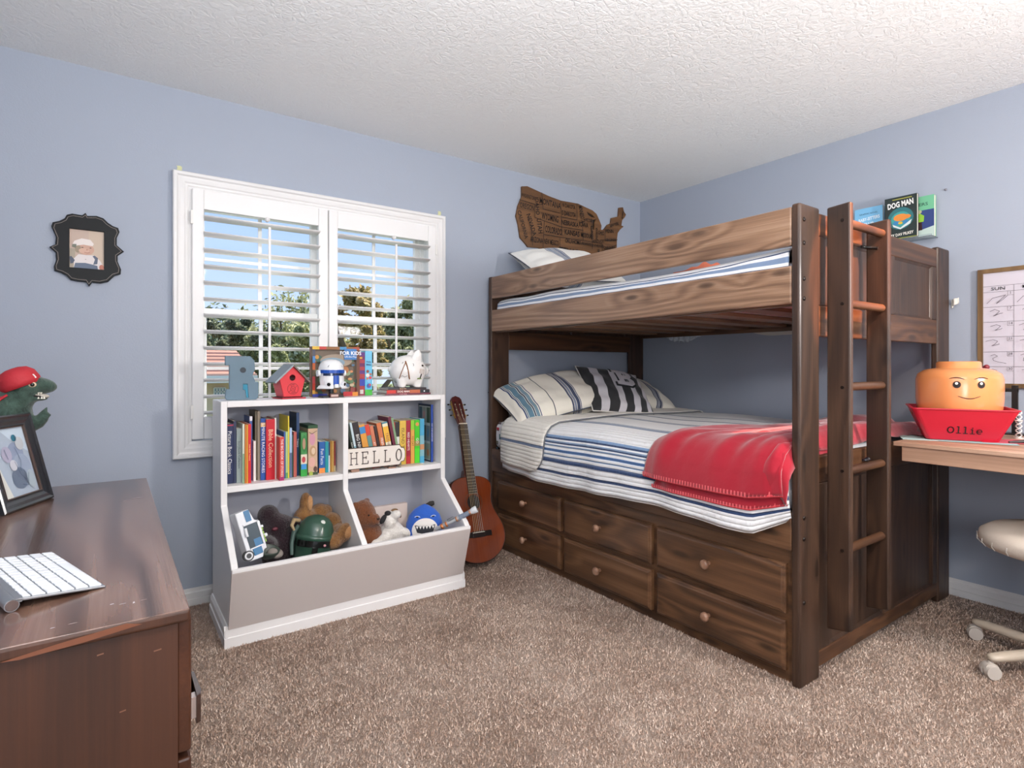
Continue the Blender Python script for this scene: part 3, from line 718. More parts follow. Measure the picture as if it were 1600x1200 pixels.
# red blanket over the foot
def red_pt(a, b, lift=0.0, s0=.13, s1=1.60, edge=0.0):
    # a across from near hem to the wall, b from the pillow side to the foot
    s = s0+a*(s1-s0)
    yl = 1.70-.055*math.sin(min(1, a*3.2)*math.pi/2)-.12*min(1, max(0, a-.12)*3.2)+.10*max(0, a-.5)*2+edge
    y = yl+(1.080-.018*min(1, max(0, a-.05)*5)-yl)*b
    bb = (2.84-y)/1.765
    f = .010*math.sin(6.5*b+5*a+.8)+.007*math.sin(15*b-9*a+3*math.sin(4*a))+.003*math.sin(29*b+13*a+2)
    f += .017*math.exp(-((b-.50-.8*a)/.05)**2)*min(1, a*7)+.016*math.exp(-((b-.68-.6*a)/.04)**2)*min(1, a*8)+.012*math.exp(-((b-.28-.35*a)/.04)**2)*min(1, a*8)+.010*math.exp(-((b-.12-.5*a)/.035)**2)*min(1, a*8)+.010*math.exp(-((b-.84-.2*a)/.03)**2)*min(1, a*8)
    f *= .35+.65*min(1, a*4)
    thick = .034+lift+f
    thick *= .45+.55*min(1, b*9)*1.0
    thick = max(thick, .016)
    thick += .012*max(0, math.sin(a*3))*b
    x, yy, z = quilt_pt(s/QLN, bb, thick)
    if b > .93 and a < .3: x += .01
    if b > .95 and a > .12: z -= (b-.95)*1.0; y -= 0
    return (x, y, z)
M_red = mat('a52232', 1.0, bump=.35, bscale=14, spec=.05, sheen=.5)
bl = thing('red_blanket', 'red fleece blanket with stitched hem thrown over the foot of the lower bunk', 'blanket', (2.1, 1.1, .83))
MB().grid(lambda a, b: red_pt(a, b, .004), 90, 60).build('top_layer', M_red, bl, solid=.008)
MB().grid(lambda a, b: red_pt(a, b, -.020, s0=.085, s1=.6, edge=-.045), 40, 50).build('lower_layer', M_red, bl, solid=.007)
hem = [red_pt(0, i/40, .004) for i in range(41)]; hem2 = [red_pt(0, i/40, -.020, s0=.085, s1=.6, edge=-.045) for i in range(41)]
MB().tube([(x-.002, y, z) for x, y, z in hem], .0065, 8).build('rolled_hem', mat('c93a44', .8), bl); MB().tube([(x-.002, y, z) for x, y, z in hem2], .006, 8).build('rolled_hem', mat('c93a44', .8), bl)
m = MB(); 
for i in range(46):
    for H, ds in ((hem, .016), (hem2, .012)):
        f = i/46*40; k = int(f); x, y, z = H[k]; x2, y2, z2 = H[k+1]; g = f-k; x += (x2-x)*g; y += (y2-y)*g; z += (z2-z)*g
        m.box(x-.0085, x-.006, y-.003, y+.003, z-.001, z+ds)
o = m.build('stitches', mat('dd6268', .8), bl); o['kind'] = 'stuff'
# embroidered motif near the post
def on_red(y, s): # point on top of blanket at length y, cloth s
    a = (s-.13)/1.37; yl = red_pt(a, 0)[1]; b = (y-yl)/(1.062-yl); p = red_pt(a, b, .004); return Vector(p)+Vector((0, 0, .004))
m = MB(); mot = [[(0, 0), (.03, .02), (.06, .0), (.09, .03), (.12, .01), (.15, .03)], [(.02, -.02), (.05, -.01), (.07, -.03), (.10, -.01), (.13, -.02)], [(-.06, .01), (-.04, -.01), (-.03, .02), (-.015, 0)], [(.05, .02), (.07, .05), (.10, .05)]]
for st in mot: m.tube([on_red(1.36-a, .88+c) for a, c in st], .0022, 6)
m.build('embroidery', mat('d9c6c8', .7), bl)
m = MB(); m.tube([on_red(1.36-a, .885) for a in (.03, .05, .08, .11)], [.003, .009, .008, .002], 6); m.build('embroidery', mat('4a1420', .8), bl)

# pillows --------------------------------------------------------------
def pillow(name, label, L, Wd, T, matr, loc, rot, uvs=None, group=None, parts=None, pw=2.6):
    r = thing(name, label, 'pillow', loc, rot, group)
    def f(sgn):
        def g(a, b):
            u, v = a*2-1, b*2-1
            px = L/2*u*(1-.07*(1-abs(u))**1*0-.05*(1-v*v)*0); py = Wd/2*v
            px *= 1-.055*(1-abs(v)**2)*abs(u)**3*1.0; py *= 1-.075*(1-abs(u)**2)*abs(v)**3
            h = max(0, (1-abs(u)**pw))*max(0, (1-abs(v)**pw))
            w = .006*math.sin(u*9+v*4)*h+.010*math.sin(v*13+u*3)*h*(1-h)*2
            return (px, py, sgn*(T/2*h**.55+w))
        return g
    m = MB(); m.grid(f(1), 40, 32, uvf=lambda a, b: (a*L, b*Wd)); m.grid(f(-1), 40, 32, uvf=lambda a, b: (a*L, b*Wd))
    o = m.build('cover', matr, r, local=True)
    bm = bmesh.new(); bm.from_mesh(o.data); bmesh.ops.remove_doubles(bm, verts=bm.verts, dist=.0004); bm.to_mesh(o.data); bm.free()
    pts = []
    for i in range(81):
        t = i/80*4; k = int(t) % 4; q = t-int(t)
        a, b = [(q, 0), (1, q), (1-q, 1), (0, 1-q)][k]; pts.append(f(1)(a, b))
    MB().tube(pts, .0038, 6).build('piping', mat('4a505c' if parts is None else parts, .8), r, local=True)
    return r
def band(a, *w):
    out = []
    for wd, gap, c in w: out.append((a, a+wd, c)); a += wd+gap
    return out
PC = 'e9e4d6'
M_pil = stripes('pillow_stripes', PC, band(.05, (.008, .004, QN), (.006, .003, '4f6a80'), (.03, .004, '56798c'), (.008, .004, '2a3f55'), (.022, .004, '6f8a99'), (.006, .08, QN))+band(.24, (.004, .07, '4a4f58'))+band(.36, (.012, .005, '3c4660'), (.012, .004, '7b8496'), (.02, .005, '3a4460'), (.004, .03, '56607a')), .76, 'U')
pillow('striped_pillow', 'cream pillow with teal blue stripes, at the near side of lower bunk', .66, .47, .21, M_pil, (2.28, 2.79, .945), (R(24), R(-12), R(-12)), group=None)
pillow('striped_pillow', 'cream striped pillow by the wall, behind the black and white B cushion', .64, .46, .20, M_pil, (3.03, 2.80, .94), (R(26), R(10), R(0)))
M_up = stripes('pillow_stripes_upper', 'efeee8', band(.20, (.008, .004, QN), (.03, .004, '8b96aa'), (.008, .004, QN), (.02, .004, '6f7a92'), (.006, .06, QN))+band(.50, (.004, .07, '4a4f58')), .76, 'V')
pillow('striped_pillow', 'cream pillow with grey blue stripes on the top bunk below the wooden map', .62, .48, .17, stripes('pillow_stripes_top', 'efeee8', band(.20, (.006, .004, QN), (.028, .004, '8b96aa'), (.006, .004, QN), (.02, .004, '6f7a92'), (.006, .02, QN)), .76, 'U'), (2.38, 2.74, 1.765), (R(30), R(-4), R(-6)))
# black and white cushion with a letter B
M_cu = stripes('cushion_stripes', '2c2d2f', [(.055, .115, 'c9c6ca'), (.185, .235, 'c9c6ca'), (.295, .345, 'c9c6ca'), (.40, .44, 'c9c6ca')], .5, 'U')
cu = pillow('letter_cushion', 'black and white striped cushion with letter B, leaning between the two striped pillows', .47, .40, .15, M_cu, (2.66, 2.60, .972), (R(43), R(8), R(-13)), parts='d8d5cf')
Bo = [(-.5, 1), (.22, 1), (.42, .82), (.42, .62), (.28, .5), (.45, .36), (.45, .16), (.24, 0), (-.5, 0), (-.5, .2), (-.34, .2), (-.34, .8), (-.5, .8)]
Bh1 = [(-.08, .62), (-.08, .80), (.12, .80), (.16, .71), (.12, .62)]; Bh2 = [(-.08, .20), (-.08, .40), (.13, .40), (.18, .30), (.13, .20)]
def letter_patch(sc, off, T, L, Wd, dz):
    v, f = shape([[(a*sc+off[0], b*sc+off[1]) for a, b in pl] for pl in (Bo, Bh1, Bh2)], .004)
    bm = bmesh.new(); vs = [bm.verts.new(p) for p in v]
    for q in f:
        try: bm.faces.new([vs[i] for i in q])
        except ValueError: pass
    bmesh.ops.triangulate(bm, faces=bm.faces); bmesh.ops.subdivide_edges(bm, edges=bm.edges, cuts=3, use_grid_fill=True)
    V = [tuple(x.co) for x in bm.verts]; bm.verts.index_update(); F = [tuple(w.index for w in p.verts) for p in bm.faces]; bm.free()
    out = []
    for x, y, z in V:
        u, w = x/(L/2), y/(Wd/2); h = max(0, 1-abs(u)**2.6)*max(0, 1-abs(w)**2.6); out.append((x, y, T/2*h**.55+z+dz))
    return MB().add(out, F)
letter_patch(.17, (.045, -.025), .15, .47, .40, .006).build('letter_backing', mat('2c2d2f', .9), cu, local=True).scale = (1, 1, 1)
letter_patch(.145, (.045, -.012), .15, .47, .40, .010).build('letter_patch', mat('cfccd0', .9), cu, local=True)

# top bunk mattress and quilt
tm = thing('upper_mattress', 'top bunk mattress with pinkish grey underside seen between slats', 'mattress', (2.02, 1.08, 1.395))
MB().box(BX0+.04, BX1-.04, 1.09, 2.99, 1.396, 1.52).build('mattress_body', mat('eadfe0', .9, bump=.1), tm, bevel=.03, seg=3)
M_tq = stripes('top_quilt_cloth', 'eff1f3', [(.035, .040, QN), (.046, .050, QN), (.056, .066, '7088a8'), (.074, .079, QN), (.088, .104, '7f94b2'), (.112, .117, QN), (.30, .34, '6e7f9c'), (.6, .64, '6e7f9c')], 1.6, 'U')
def tq(a, b):
    s = a*1.5; y = 2.985-1.89*b
    pts = [(2.006, 1.42), (2.004, 1.50), (2.010, 1.532), (2.035, 1.548), (2.1, 1.555), (3.35, 1.555)]
    L = [0]
    for (p, q_), (c, d) in zip(pts[:-1], pts[1:]): L.append(L[-1]+math.hypot(c-p, d-q_))
    s = a*L[-1]
    for i in range(5):
        if s <= L[i+1]+1e-6:
            f = (s-L[i])/(L[i+1]-L[i]); x = pts[i][0]+(pts[i+1][0]-pts[i][0])*f; z = pts[i][1]+(pts[i+1][1]-pts[i][1])*f; break
    w = .5*(1+math.sin(b*17+math.sin(b*5)*3)); z += (s > .1)*(.006*w+.012*math.sin(b*6+.5)*b); x += .003*math.sin(b*60)*(s < .12)
    if s > .1: z += .010*max(0, b-.6)*2.5
    return (x, y, z)
o = MB().grid(tq, 120, 120, uvf=lambda a, b: (a*1.5, b*1.89)).build('top_quilt', M_tq, None, solid=.005); tag(o, 'white quilt with blue stripes on the top bunk showing between its rails', 'quilt')
# clothes lump on the top bunk and cloth ends hanging at the wall side
m = MB(); m.ell((2.62, 1.80, 1.585), (.16, .12, .03)); m.ell((2.5, 1.66, 1.58), (.10, .09, .025)); m.ell((2.70, 1.62, 1.59), (.09, .11, .03))
def cloth(name, label, cat, pts, mtl, th=.006, **k):
    m = MB(); m.prism(pts, 'x', 3.396, 3.396+th); return tag(m.build(name, mtl, None), label, cat, **k)
o = MB().grid(lambda a, b: (2.15+.30*a, 1.55+.18*b, 1.575+.04*math.sin(math.pi*a)*math.sin(math.pi*b)*(1+.4*math.sin(a*19)*math.sin(b*14))), 30, 30).build('folded_shirt', mat('d8795c', .9, bump=.3, bscale=20), None, solid=.006); tag(o, 'crumpled coral shirt lying on the top bunk near the ladder end', 'shirt')
def hang(y0, y1, drop, f, mtl, name, label):
    o = MB().grid(lambda a, b: (3.402+.012*math.sin(a*f), y0+(y1-y0)*a, 1.372-b*drop*(.35+.65*math.sin(math.pi*a)**.8)*(1+.12*math.sin(a*f*1.3))), 60, 8).build(name, mtl, None, solid=.003); tag(o, label, 'bedding')
hang(2.80, 2.50, .055, 40, mat('c9d0dc', .9, var=.5, bscale=60), 'sheet_edge', 'crumpled patterned sheet end hanging below top bunk near headboard')
hang(2.10, 1.60, .045, 8, mat('d8d5cc', .9), 'quilt_edge', 'cream quilt edge sagging below top bunk near the ladder end')
o = MB().grid(lambda a, b: (3.402+.010*math.sin(a*9), 1.036-.030*a, 1.465-.040*b*(1-.4*a)+.01*a), 12, 8).build('cloth_corner', mat('dcd8cf', .9), None, solid=.004); tag(o, 'small white cloth corner poking out behind bunk end beside the wall', 'bedding')
# ================================================================= toy and book storage unit
CX0, CX1, CYF, CYB = .389, 1.480, 2.712, 2.945
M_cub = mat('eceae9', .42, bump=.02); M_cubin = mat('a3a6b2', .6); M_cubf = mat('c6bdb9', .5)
cub = thing('book_and_toy_unit', 'white open storage unit with book shelves above a slanted toy bin under window', 'shelf unit', ((CX0+CX1)/2, CYB, 0))
side = [(CYB, .0), (CYB, .985), (CYF, .985), (CYF, .535), (2.470, .352), (2.455, .335), (2.459, .322), (2.536, .080), (2.536, 0)]
for x0, x1, nm in ((CX0, CX0+.026, 'side_panel'), (CX1-.026, CX1, 'side_panel'), ((CX0+CX1)/2-.013, (CX0+CX1)/2+.013, 'divider')):
    sp_ = side if nm == 'side_panel' else [(CYB-.006, .098), (CYB-.006, .96), (CYF, .96), (CYF, .535), (2.468, .345), (2.456, .330), (2.530, .098)]
    MB().prism(sp_, 'x', x0, x1).build(nm, M_cub, cub, bevel=.0035)
MB().box(CX0+.026, CX1-.026, CYF, CYB, .958, .985).build('top_board', M_cub, cub, bevel=.003)
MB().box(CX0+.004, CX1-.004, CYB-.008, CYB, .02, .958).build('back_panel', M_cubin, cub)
XM = (CX0+CX1)/2
for x0, x1 in ((CX0+.026, XM-.013), (XM+.013, CX1-.026)):
    MB().box(x0, x1, CYF+.002, CYB-.008, .588, .615).build('shelf', M_cub, cub, bevel=.002)
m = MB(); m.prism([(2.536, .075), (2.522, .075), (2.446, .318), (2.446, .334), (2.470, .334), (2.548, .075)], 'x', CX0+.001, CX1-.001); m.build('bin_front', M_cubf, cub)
m = MB(); m.prism([(2.452, .322), (2.444, .322), (2.444, .336), (2.466, .336)], 'x', CX0+.002, CX1-.002); m.build('bin_edge', M_cub, cub, bevel=.002)
MB().box(CX0+.026, CX1-.026, 2.52, CYB-.008, .085, .10).build('bin_floor', M_cub, cub)
bp = [(0, 0), (-.014, 0), (-.014, .040), (-.010, .043), (-.0105, .072), (-.007, .080), (-.004, .088), (0, .088)]
MB().prism([(2.536+p, z) for p, z in bp], 'x', CX0-.014, CX1+.008).build('plinth', M_cub, cub)
MB().prism([(CX0+p, z) for p, z in bp], 'y', 2.523, CYB).build('plinth', M_cub, cub)
MB().prism([(CX1-p, z) for p, z in bp], 'y', 2.523, CYB).build('plinth', M_cub, cub)

# ---------------------------------------------------------------- books
M_page = mat('e6e0d0', .9)
def book(x, y, z, t, h, d, colr, label, lean=0, text=None, tcol='f2f2f0', tsize=None, bands=(), group=None, hard=False, rough=.4, yaw=0, cover2=None):
    """upright book: x = left side of spine, spine faces -y; bands: (z0,z1,hex) fractions on the spine"""
    r = thing('book', label, 'book', (x, y, z), (0, R(-lean), R(yaw)), group)
    c = mat(colr, rough); e = .0012 if not hard else .002; pi = .003 if hard else .0008
    m = MB(); m.box(0, e, 0, d, 0, h); m.box(t-e, t, 0, d, 0, h); m.box(e, t-e, 0, e*1.2, 0, h); m.build('cover', c, r, local=True)
    MB().box(e, t-e, e*1.2, d-pi, pi, h-pi).build('pages', M_page, r, local=True)
    if bands or text or cover2:
        p = Print((0, 0, 0), (1, 0, 0), (0, 0, 1), .00025)
        for z0, z1, hc in bands: p.rect(0, h*z0, t, h*z1, hc)
        if text:
            p.text(text, t/2, h*(.52 if isinstance(text, str) else .5), tsize or t*.62, tcol, rot=-90, width=None)
        p.build('spine_print', r, local=True)
        # the text must not run past the spine
    return r
left = [ # x0, x1, ytop, ybase (enlarged photo units), colour, label, options
 (103, 200, 258, 1006, '1f2b52', 'thick navy hardcover with white script spine, leftmost on left shelf', dict(text='Picture Book Classics', hard=True, bands=((.965, .985, 'b8354a'),))),
 (201, 236, 225, 1000, '2b3350', 'thin dark navy book, second from the left on left shelf', dict()),
 (238, 300, 318, 995, '98a5a2', 'short grey green book with dark spine lettering, left shelf', dict(text='Storybook Collection', tcol='3a4648')),
 (301, 326, 262, 1004, 'd9e0cf', 'thin white book with green lower spine left of orange ones', dict(bands=((.0, .5, '8fae8a'),))),
 (328, 350, 268, 1004, 'c9772e', 'thin orange brown book, left shelf', dict()),
 (351, 370, 270, 1003, 'e0a23a', 'thin yellow orange book left of the bright red spine', dict()),
 (372, 411, 262, 1000, 'd3242c', 'slim bright red book with yellow and white lettering on spine', dict(text='Little Book Treasury', tcol='f4d9a0')),
 (413, 444, 475, 978, 'e9e6e0', 'short thin white book before a taller blue spine', dict()),
 (400, 436, 165, 960, '3d5a9a', 'tall blue book with white top edge standing behind short white one', dict(bands=((.93, 1.0, 'e6e6ea'),))),
 (446, 474, 100, 965, '6d6350', 'tall taupe brown book, first of the tallest pair on left shelf', dict(hard=True)),
 (476, 512, 100, 965, '8c8070', 'tall greyish tan book, second of the tallest pair on left shelf', dict(hard=True)),
 (524, 586, 190, 962, '24509c', 'blue book with racing stories lettered in white on spine', dict(text='5-MINUTE RACING STORIES', hard=True, bands=((.86, .93, 'd9b27c'),), tsize=.022)),
 (590, 702, 203, 958, 'c61c2c', 'thickest red book with cream lettering on spine', dict(text='Bible Collection', tcol='ecc9a4', hard=True)),
 (704, 728, 185, 945, 'e4e2dc', 'thin tall white book right of the thick red one', dict()),
 (768, 826, 425, 968, 'd0483e', 'salmon red paperback with vertical white lettering, pulled forward', dict(text='THE BIG BOOK OF STORIES', bands=((.0, .08, 'b02a6a'),))),
 (828, 850, 358, 940, '3b62a8', 'thin blue book right of salmon red paperback', dict()),
 (851, 879, 358, 938, 'a9c98a', 'thin pale green book, left shelf', dict(bands=((0, .12, '5a9a5a'),))),
 (880, 897, 160, 935, 'e2cf3e', 'tall thin yellow book with orange cover', dict()),
 (900, 932, 310, 930, 'a8c2e0', 'pale blue thin book right of the yellow one', dict(bands=((0, .5, '5b6a8a'),))),
 (934, 948, 400, 925, '2f4b3c', 'very thin dark green book, left shelf', dict()),
 (950, 990, 358, 922, '9c3f3a', 'reddish brown slim book with pale edge, left shelf', dict(bands=((.0, .98, 'b0574c'),))),
 (986, 1022, 118, 900, '1c3c66', 'tall navy blue book, tallest at middle of left shelf', dict(text='Treasury', tsize=.014)),
 (1000, 1036, 375, 900, '26304e', 'dark navy story book with white lettering before tall navy one', dict(text='The Story of Night', tsize=.013)),
 (1268, 1344, 482, 858, '1f5aa0', 'short blue book with orange foot and white lettering', dict(text='Fun Facts', bands=((.0, .16, 'e08a3c'),))),
 (1346, 1386, 480, 855, '1f8f98', 'short teal book right of the blue one with orange foot', dict()),
 (1387, 1405, 482, 852, 'd0dce4', 'short thin whitish blue book, left shelf right end', dict(bands=((.55, 1.0, '1c3c66'),))),
 (1407, 1430, 476, 850, 'b8853c', 'short ochre book, fourth from right end of left shelf', dict()),
 (1431, 1453, 474, 850, 'd2a85c', 'short golden tan book near the divider', dict()),
 (1454, 1476, 476, 846, '8c3a30', 'short brick red book, rightmost on left shelf', dict(bands=((.0, .2, 'c9b58a'),)))]
def unproj(u, v, z=None, Y=None):
    a = (u-800)/887; dx = .5783+.8158*a; dy = .8158-.5783*a
    d = (1.133-z)*887/(v-573.6) if Y is None else Y/dy
    return dx*d, dy*d, 1.133-(v-573.6)/887*d
SZ = .6155; placed = []
prev_end = CX0+.028
for x0, x1, yt, yb, c, lb, o in left:
    u0, u1, vt, vb = 340+x0/8, 340+x1/8, 630+yt/8, 630+yb/8
    _, Y, _ = unproj((u0+u1)/2, vb, z=SZ); Y = min(max(Y, 2.716), 2.80)
    xa = unproj(u0, 0, Y=Y)[0]; xb = unproj(u1, 0, Y=Y)[0]; h = unproj((u0+u1)/2, vt, Y=Y)[2]-SZ
    placed.append([xa, xb, Y, h, c, lb, o])
placed.sort(key=lambda q: q[0]); xe = CX0+.0275
for q in placed:
    t_ = max(.0045, q[1]-q[0]-.0008)
    xs = max(q[0], xe); xe = xs+t_+.0006
    y = q[2]; dep = min(.20 if q[3] > .2 else .15, 2.933-y)
    o = dict(q[6]); tx = o.get('text'); 
    if tx and 'tsize' not in o: o['tsize'] = min(t_*.72, q[3]*1.75/len(tx))
    elif tx: o['tsize'] = min(o['tsize'], q[3]*1.75/len(tx), t_*.9)
    book(xs, y, SZ, t_, q[3], dep, q[4], q[5], group='children books on the left shelf', **o)
    q.append(xs)
# gift-box like items between the books
def px8(x, y, Y): return unproj(340+x/8, 630+y/8, Y=Y)
x0 = max(xe*0+px8(1040, 0, 2.765)[0], 0); x1 = px8(1118, 0, 2.765)[0]; zt = px8(1080, 365, 2.765)[2]
r = thing('picture_box', 'upright green and red boxed book beside the tan illustrated box', 'box', (x0, 2.765, SZ))
MB().box(x0, x1, 2.765, 2.92, SZ, zt).build('carton', mat('3f8a4a', .5), r, bevel=.002)
p = Print((x0, 2.7648, SZ), (1, 0, 0), (0, 0, 1)); w, h = x1-x0, zt-SZ
p.rect(0, 0, w, h*.18, '2f9a3c').rect(w*.05, h*.16, w*.9, h*.28, '3b8fd0').rect(0, h*.28, w, h*.5, 'd6cdb8').disc(w*.45, h*.38, w*.3, h*.07, 'b8404a').disc(w*.55, h*.74, w*.42, h*.2, '2f7a3c').disc(w*.5, h*.74, w*.24, h*.13, 'b08a70')
p.build('box_print', r)
x0 = px8(1130, 0, 2.775)[0]; x1 = px8(1250, 0, 2.775)[0]; zt = px8(1190, 300, 2.775)[2]
r = thing('picture_box', 'tan illustrated box with dark green lid, right of middle on left shelf', 'box', (x0, 2.775, SZ))
MB().box(x0, x1, 2.775, 2.92, SZ, zt).build('carton', mat('c9a98c', .6), r, bevel=.002); MB().box(x0-.001, x1+.001, 2.773, 2.922, zt-.006, zt+.010).build('lid', mat('1f4a2a', .5), r, bevel=.002)
p = Print((x0, 2.7748, SZ), (1, 0, 0), (0, 0, 1)); w, h = x1-x0, zt-SZ
p.disc(w*.45, h*.75, w*.3, h*.13, 'c98fa0').disc(w*.5, h*.5, w*.36, h*.11, 'b8936c').disc(w*.55, h*.5, w*.2, h*.07, 'd9c0a4').disc(w*.4, h*.27, w*.34, h*.10, 'd9a89c').rect(0, 0, w, h*.06, '3a4a2c').disc(w*.3, h*.03, w*.2, h*.05, 'a3b04a').disc(w*.75, h*.12, w*.2, h*.06, '5a3c34')
p.line([(w*.1, h*.9), (w*.4, h*.86), (w*.9, h*.92)], .002, '3a2c24').build('box_print', r)

right = [ # x0,x1 at top, x0,x1 at foot(y=660), ytop
 (112, 150, 320, 1.2, '223026', 'dark green and black comic with white spine lettering, left end of right shelf', 'RUN DOG'),
 (152, 186, 300, 1, 'c3d6dc', 'thin white and blue leaning book, second on right shelf', 'HI BLUE'),
 (188, 282, 305, 1, '2a2326', 'thick black leaning book with white lettering, right shelf', 'BIG NIGHT'),
 (286, 372, 345, 1, 'dd9a40', 'orange leaning book with blue top on its spine, right shelf', None),
 (376, 440, 345, 1, 'd2402c', 'bright red leaning book with teal patch on its spine', None),
 (450, 505, 370, 1, 'cc7a5a', 'salmon leaning paperback right of bright red one', 'AT SEA'),
 (508, 545, 370, 1, '3a2420', 'thin dark brown leaning book, middle of right shelf', None),
 (548, 618, 333, 1, 'cc7444', 'rust orange leaning book, middle of right shelf', 'FRIENDS'),
 (630, 712, 328, 1, '3f86a0', 'teal edged leaning book with yellow and white spine', 'TREEHOUSE')]
LEAN = 11
def px9(x, y, Y): return unproj(530+x/9.412, 630+y/9.412, Y=Y)
YR = 2.775; xe = XM+.0145
n_ = 0
for x0, x1, yt, k, c, lb, tx in right+[(714, 760, 245, 1, '6a1f38', 'tall maroon leaning book sticking up above its neighbours', None), (762, 796, 262, 1, '7fa27a', 'thin pale green leaning book right of the maroon one', None)]:
    tt = px9(x1, 0, YR)[0]-px9(x0, 0, YR)[0]-.001; h = px9(0, yt, YR)[2]-SZ; xt = px9(x0, 0, YR)[0]
    L = (h/math.cos(R(LEAN)))-tt*math.tan(R(LEAN))*0
    xb = xt+h*math.tan(R(LEAN)); b_ = ()
    if c == 'dd9a40': b_ = ((.80, .95, '3a86c4'), (.0, .3, '9a8a5a'))
    if c == 'd2402c': b_ = ((.35, .75, '5f8c86'),)
    if c == '3f86a0': b_ = ((.0, .97, 'e9e2c4'), (.55, .9, 'e8b23a'))
    if c == '223026': b_ = ((.0, .3, '3a7a34'),)
    if c == 'c3d6dc': b_ = ((.0, .5, '4f9ab0'), (.3, .42, '1c2c34'))
    # leaning to the left about the lower left corner: lift so the lower corner touches the shelf
    lift = 0.0
    o = book(xb, YR+.002*(n_ % 3), SZ+lift, tt, L, .14, c, lb, lean=LEAN, text=tx, tcol='f0efe8' if c != '3f86a0' else '8a3a4c', tsize=min(tt*.7, L*1.3/len(tx)) if tx else None, bands=b_, group='books on the right shelf')
    o.location.z += math.sin(R(LEAN))*0
    n_ += 1
up = [(800, 824, 330, 'b8342c', 'slim red upright book beside the leaning row', None, ()), (826, 888, 328, '2a2a2c', 'black book with grey lettering and pale picture on its spine', 'STORM', ((.0, .66, 'cfd0c8'), (.2, .5, 'c9909c'))),
 (890, 984, 312, 'd9b44a', 'yellow book with dark spine lettering behind end of the white sign', 'ISLAND TALE', ()), (986, 1050, 312, '9c1f34', 'dark red book with white lettering right of yellow one', 'RED HEARTS', ((.0, .18, 'b8282c'),)),
 (1053, 1108, 312, 'd9a24a', 'yellow orange book with light green top', 'YO CAT', ((.78, 1.0, '86c832'),)), (1112, 1184, 312, '46c026', 'bright green book with orange disc on its spine', 'GO', ((.0, .34, '4fd02c'), (.4, .52, 'a08c4a'))),
 (1188, 1252, 300, '4aa3c8', 'light blue book next to the tall picture book', None, ((.15, .62, '7fb0bc'), (.3, .42, 'c08a60')))]
for x0, x1, yt, c, lb, tx, b_ in up:
    Y = 2.79; xa = px9(x0, 0, Y)[0]; tt = px9(x1, 0, Y)[0]-xa-.0008; h = px9(0, yt, Y)[2]-SZ
    r = book(xa, Y, SZ, tt, h, .13, c, lb, text=tx, tcol='f2f0ea' if c not in ('d9b44a', 'd9a24a') else '4a2c20', tsize=min(tt*.7, h*1.4/len(tx)) if tx else None, bands=b_, group='books on the right shelf')
    if c == '46c026': Print((0, -.0006, 0), (1, 0, 0), (0, 0, 1)).disc(tt/2, h*.9, tt*.36, c='d98a4c').build('spine_sticker', r, local=True)
# tall picture book with framed cover
Y = 2.775; xa = px9(1350, 0, Y)[0]; tt = .0125; h = px9(0, 82, Y)[2]-SZ
r = book(xa, Y, SZ, tt, h, .155, '24479c', 'tall picture book with royal blue spine and framed picture cover, right end', text='FAIRY STORY COLLECTION', tsize=.008, hard=True)
p = Print((-.0002, .155, 0), (0, -1, 0), (0, 0, 1)); p.rect(.0, 0, .155, h, '27364a').rect(.008, .008, .146, h-.01, 'b9c4c0')
for i, (a, b_, c) in enumerate(((.012, .68, '3f5f70'), (.058, .68, '8c9a94'), (.104, .68, '2f4a38'), (.012, .36, '5a7a5c'), (.058, .36, '4a5a52'), (.104, .36, '6f8088'), (.012, .05, '44604a'), (.058, .05, '8a9a88'), (.104, .05, '93a08c'))): p.rect(a, h*b_, a+.040, h*(b_+.27), c)
p.disc(.124, h*.5, .012, .022, '4f7f9a').disc(.124, h*.16, .014, .02, 'b87a50').disc(.078, h*.82, .014, .02, 'b08a8a').build('cover_print', r, local=True)
# HELLO sign
sg = thing('hello_sign', 'long cream wooden sign with scalloped end reading HELLO', 'sign', (XM+.014, 2.735, SZ+.012))
x0s, x1s, z0s, z1s = XM+.0145, 1.255, SZ+.013, SZ+.118
sc_ = [(x0s, z0s), (x1s-.030, z0s), (x1s-.022, z0s+.014), (x1s-.006, z0s+.018), (x1s, z0s+.034), (x1s, z1s-.034), (x1s-.006, z1s-.018), (x1s-.022, z1s-.014), (x1s-.030, z1s), (x0s, z1s)]
v, f = shape([sc_], .009); MB().add([(a, 2.735-c, b) for a, b, c in v], f).build('board', mat('4a3c34', .7), sg)
inn = [(a-(.003 if a > x0s else -.0), b+(.003 if b < (z0s+z1s)/2 else -.003)) for a, b in sc_]
p = Print((0, 2.7300, 0), (1, 0, 0), (0, 0, 1)); p.poly(inn, mat('e6ded4', .7)); serif_text(p, 'HELLO', x0s+.018, z0s+.024, .058, '3a2c28', .0042, .059); p.build('painted_face', sg)
MB().box(1.16, 1.20, 2.722, 2.745, SZ, SZ+.005).build('foot', mat('9c7a68', .7), sg); MB().box(x0s+.02, x0s+.06, 2.731, 2.75, SZ, SZ+.014).build('foot', mat('9c7a68', .7), sg)
o = MB().box(1.225, 1.35, 2.716, 2.766, SZ, SZ+.006).build('booklet', mat('cdbfae', .8), None, bevel=.001); tag(o, 'thin beige booklet lying flat on right shelf below the upright books', 'booklet')

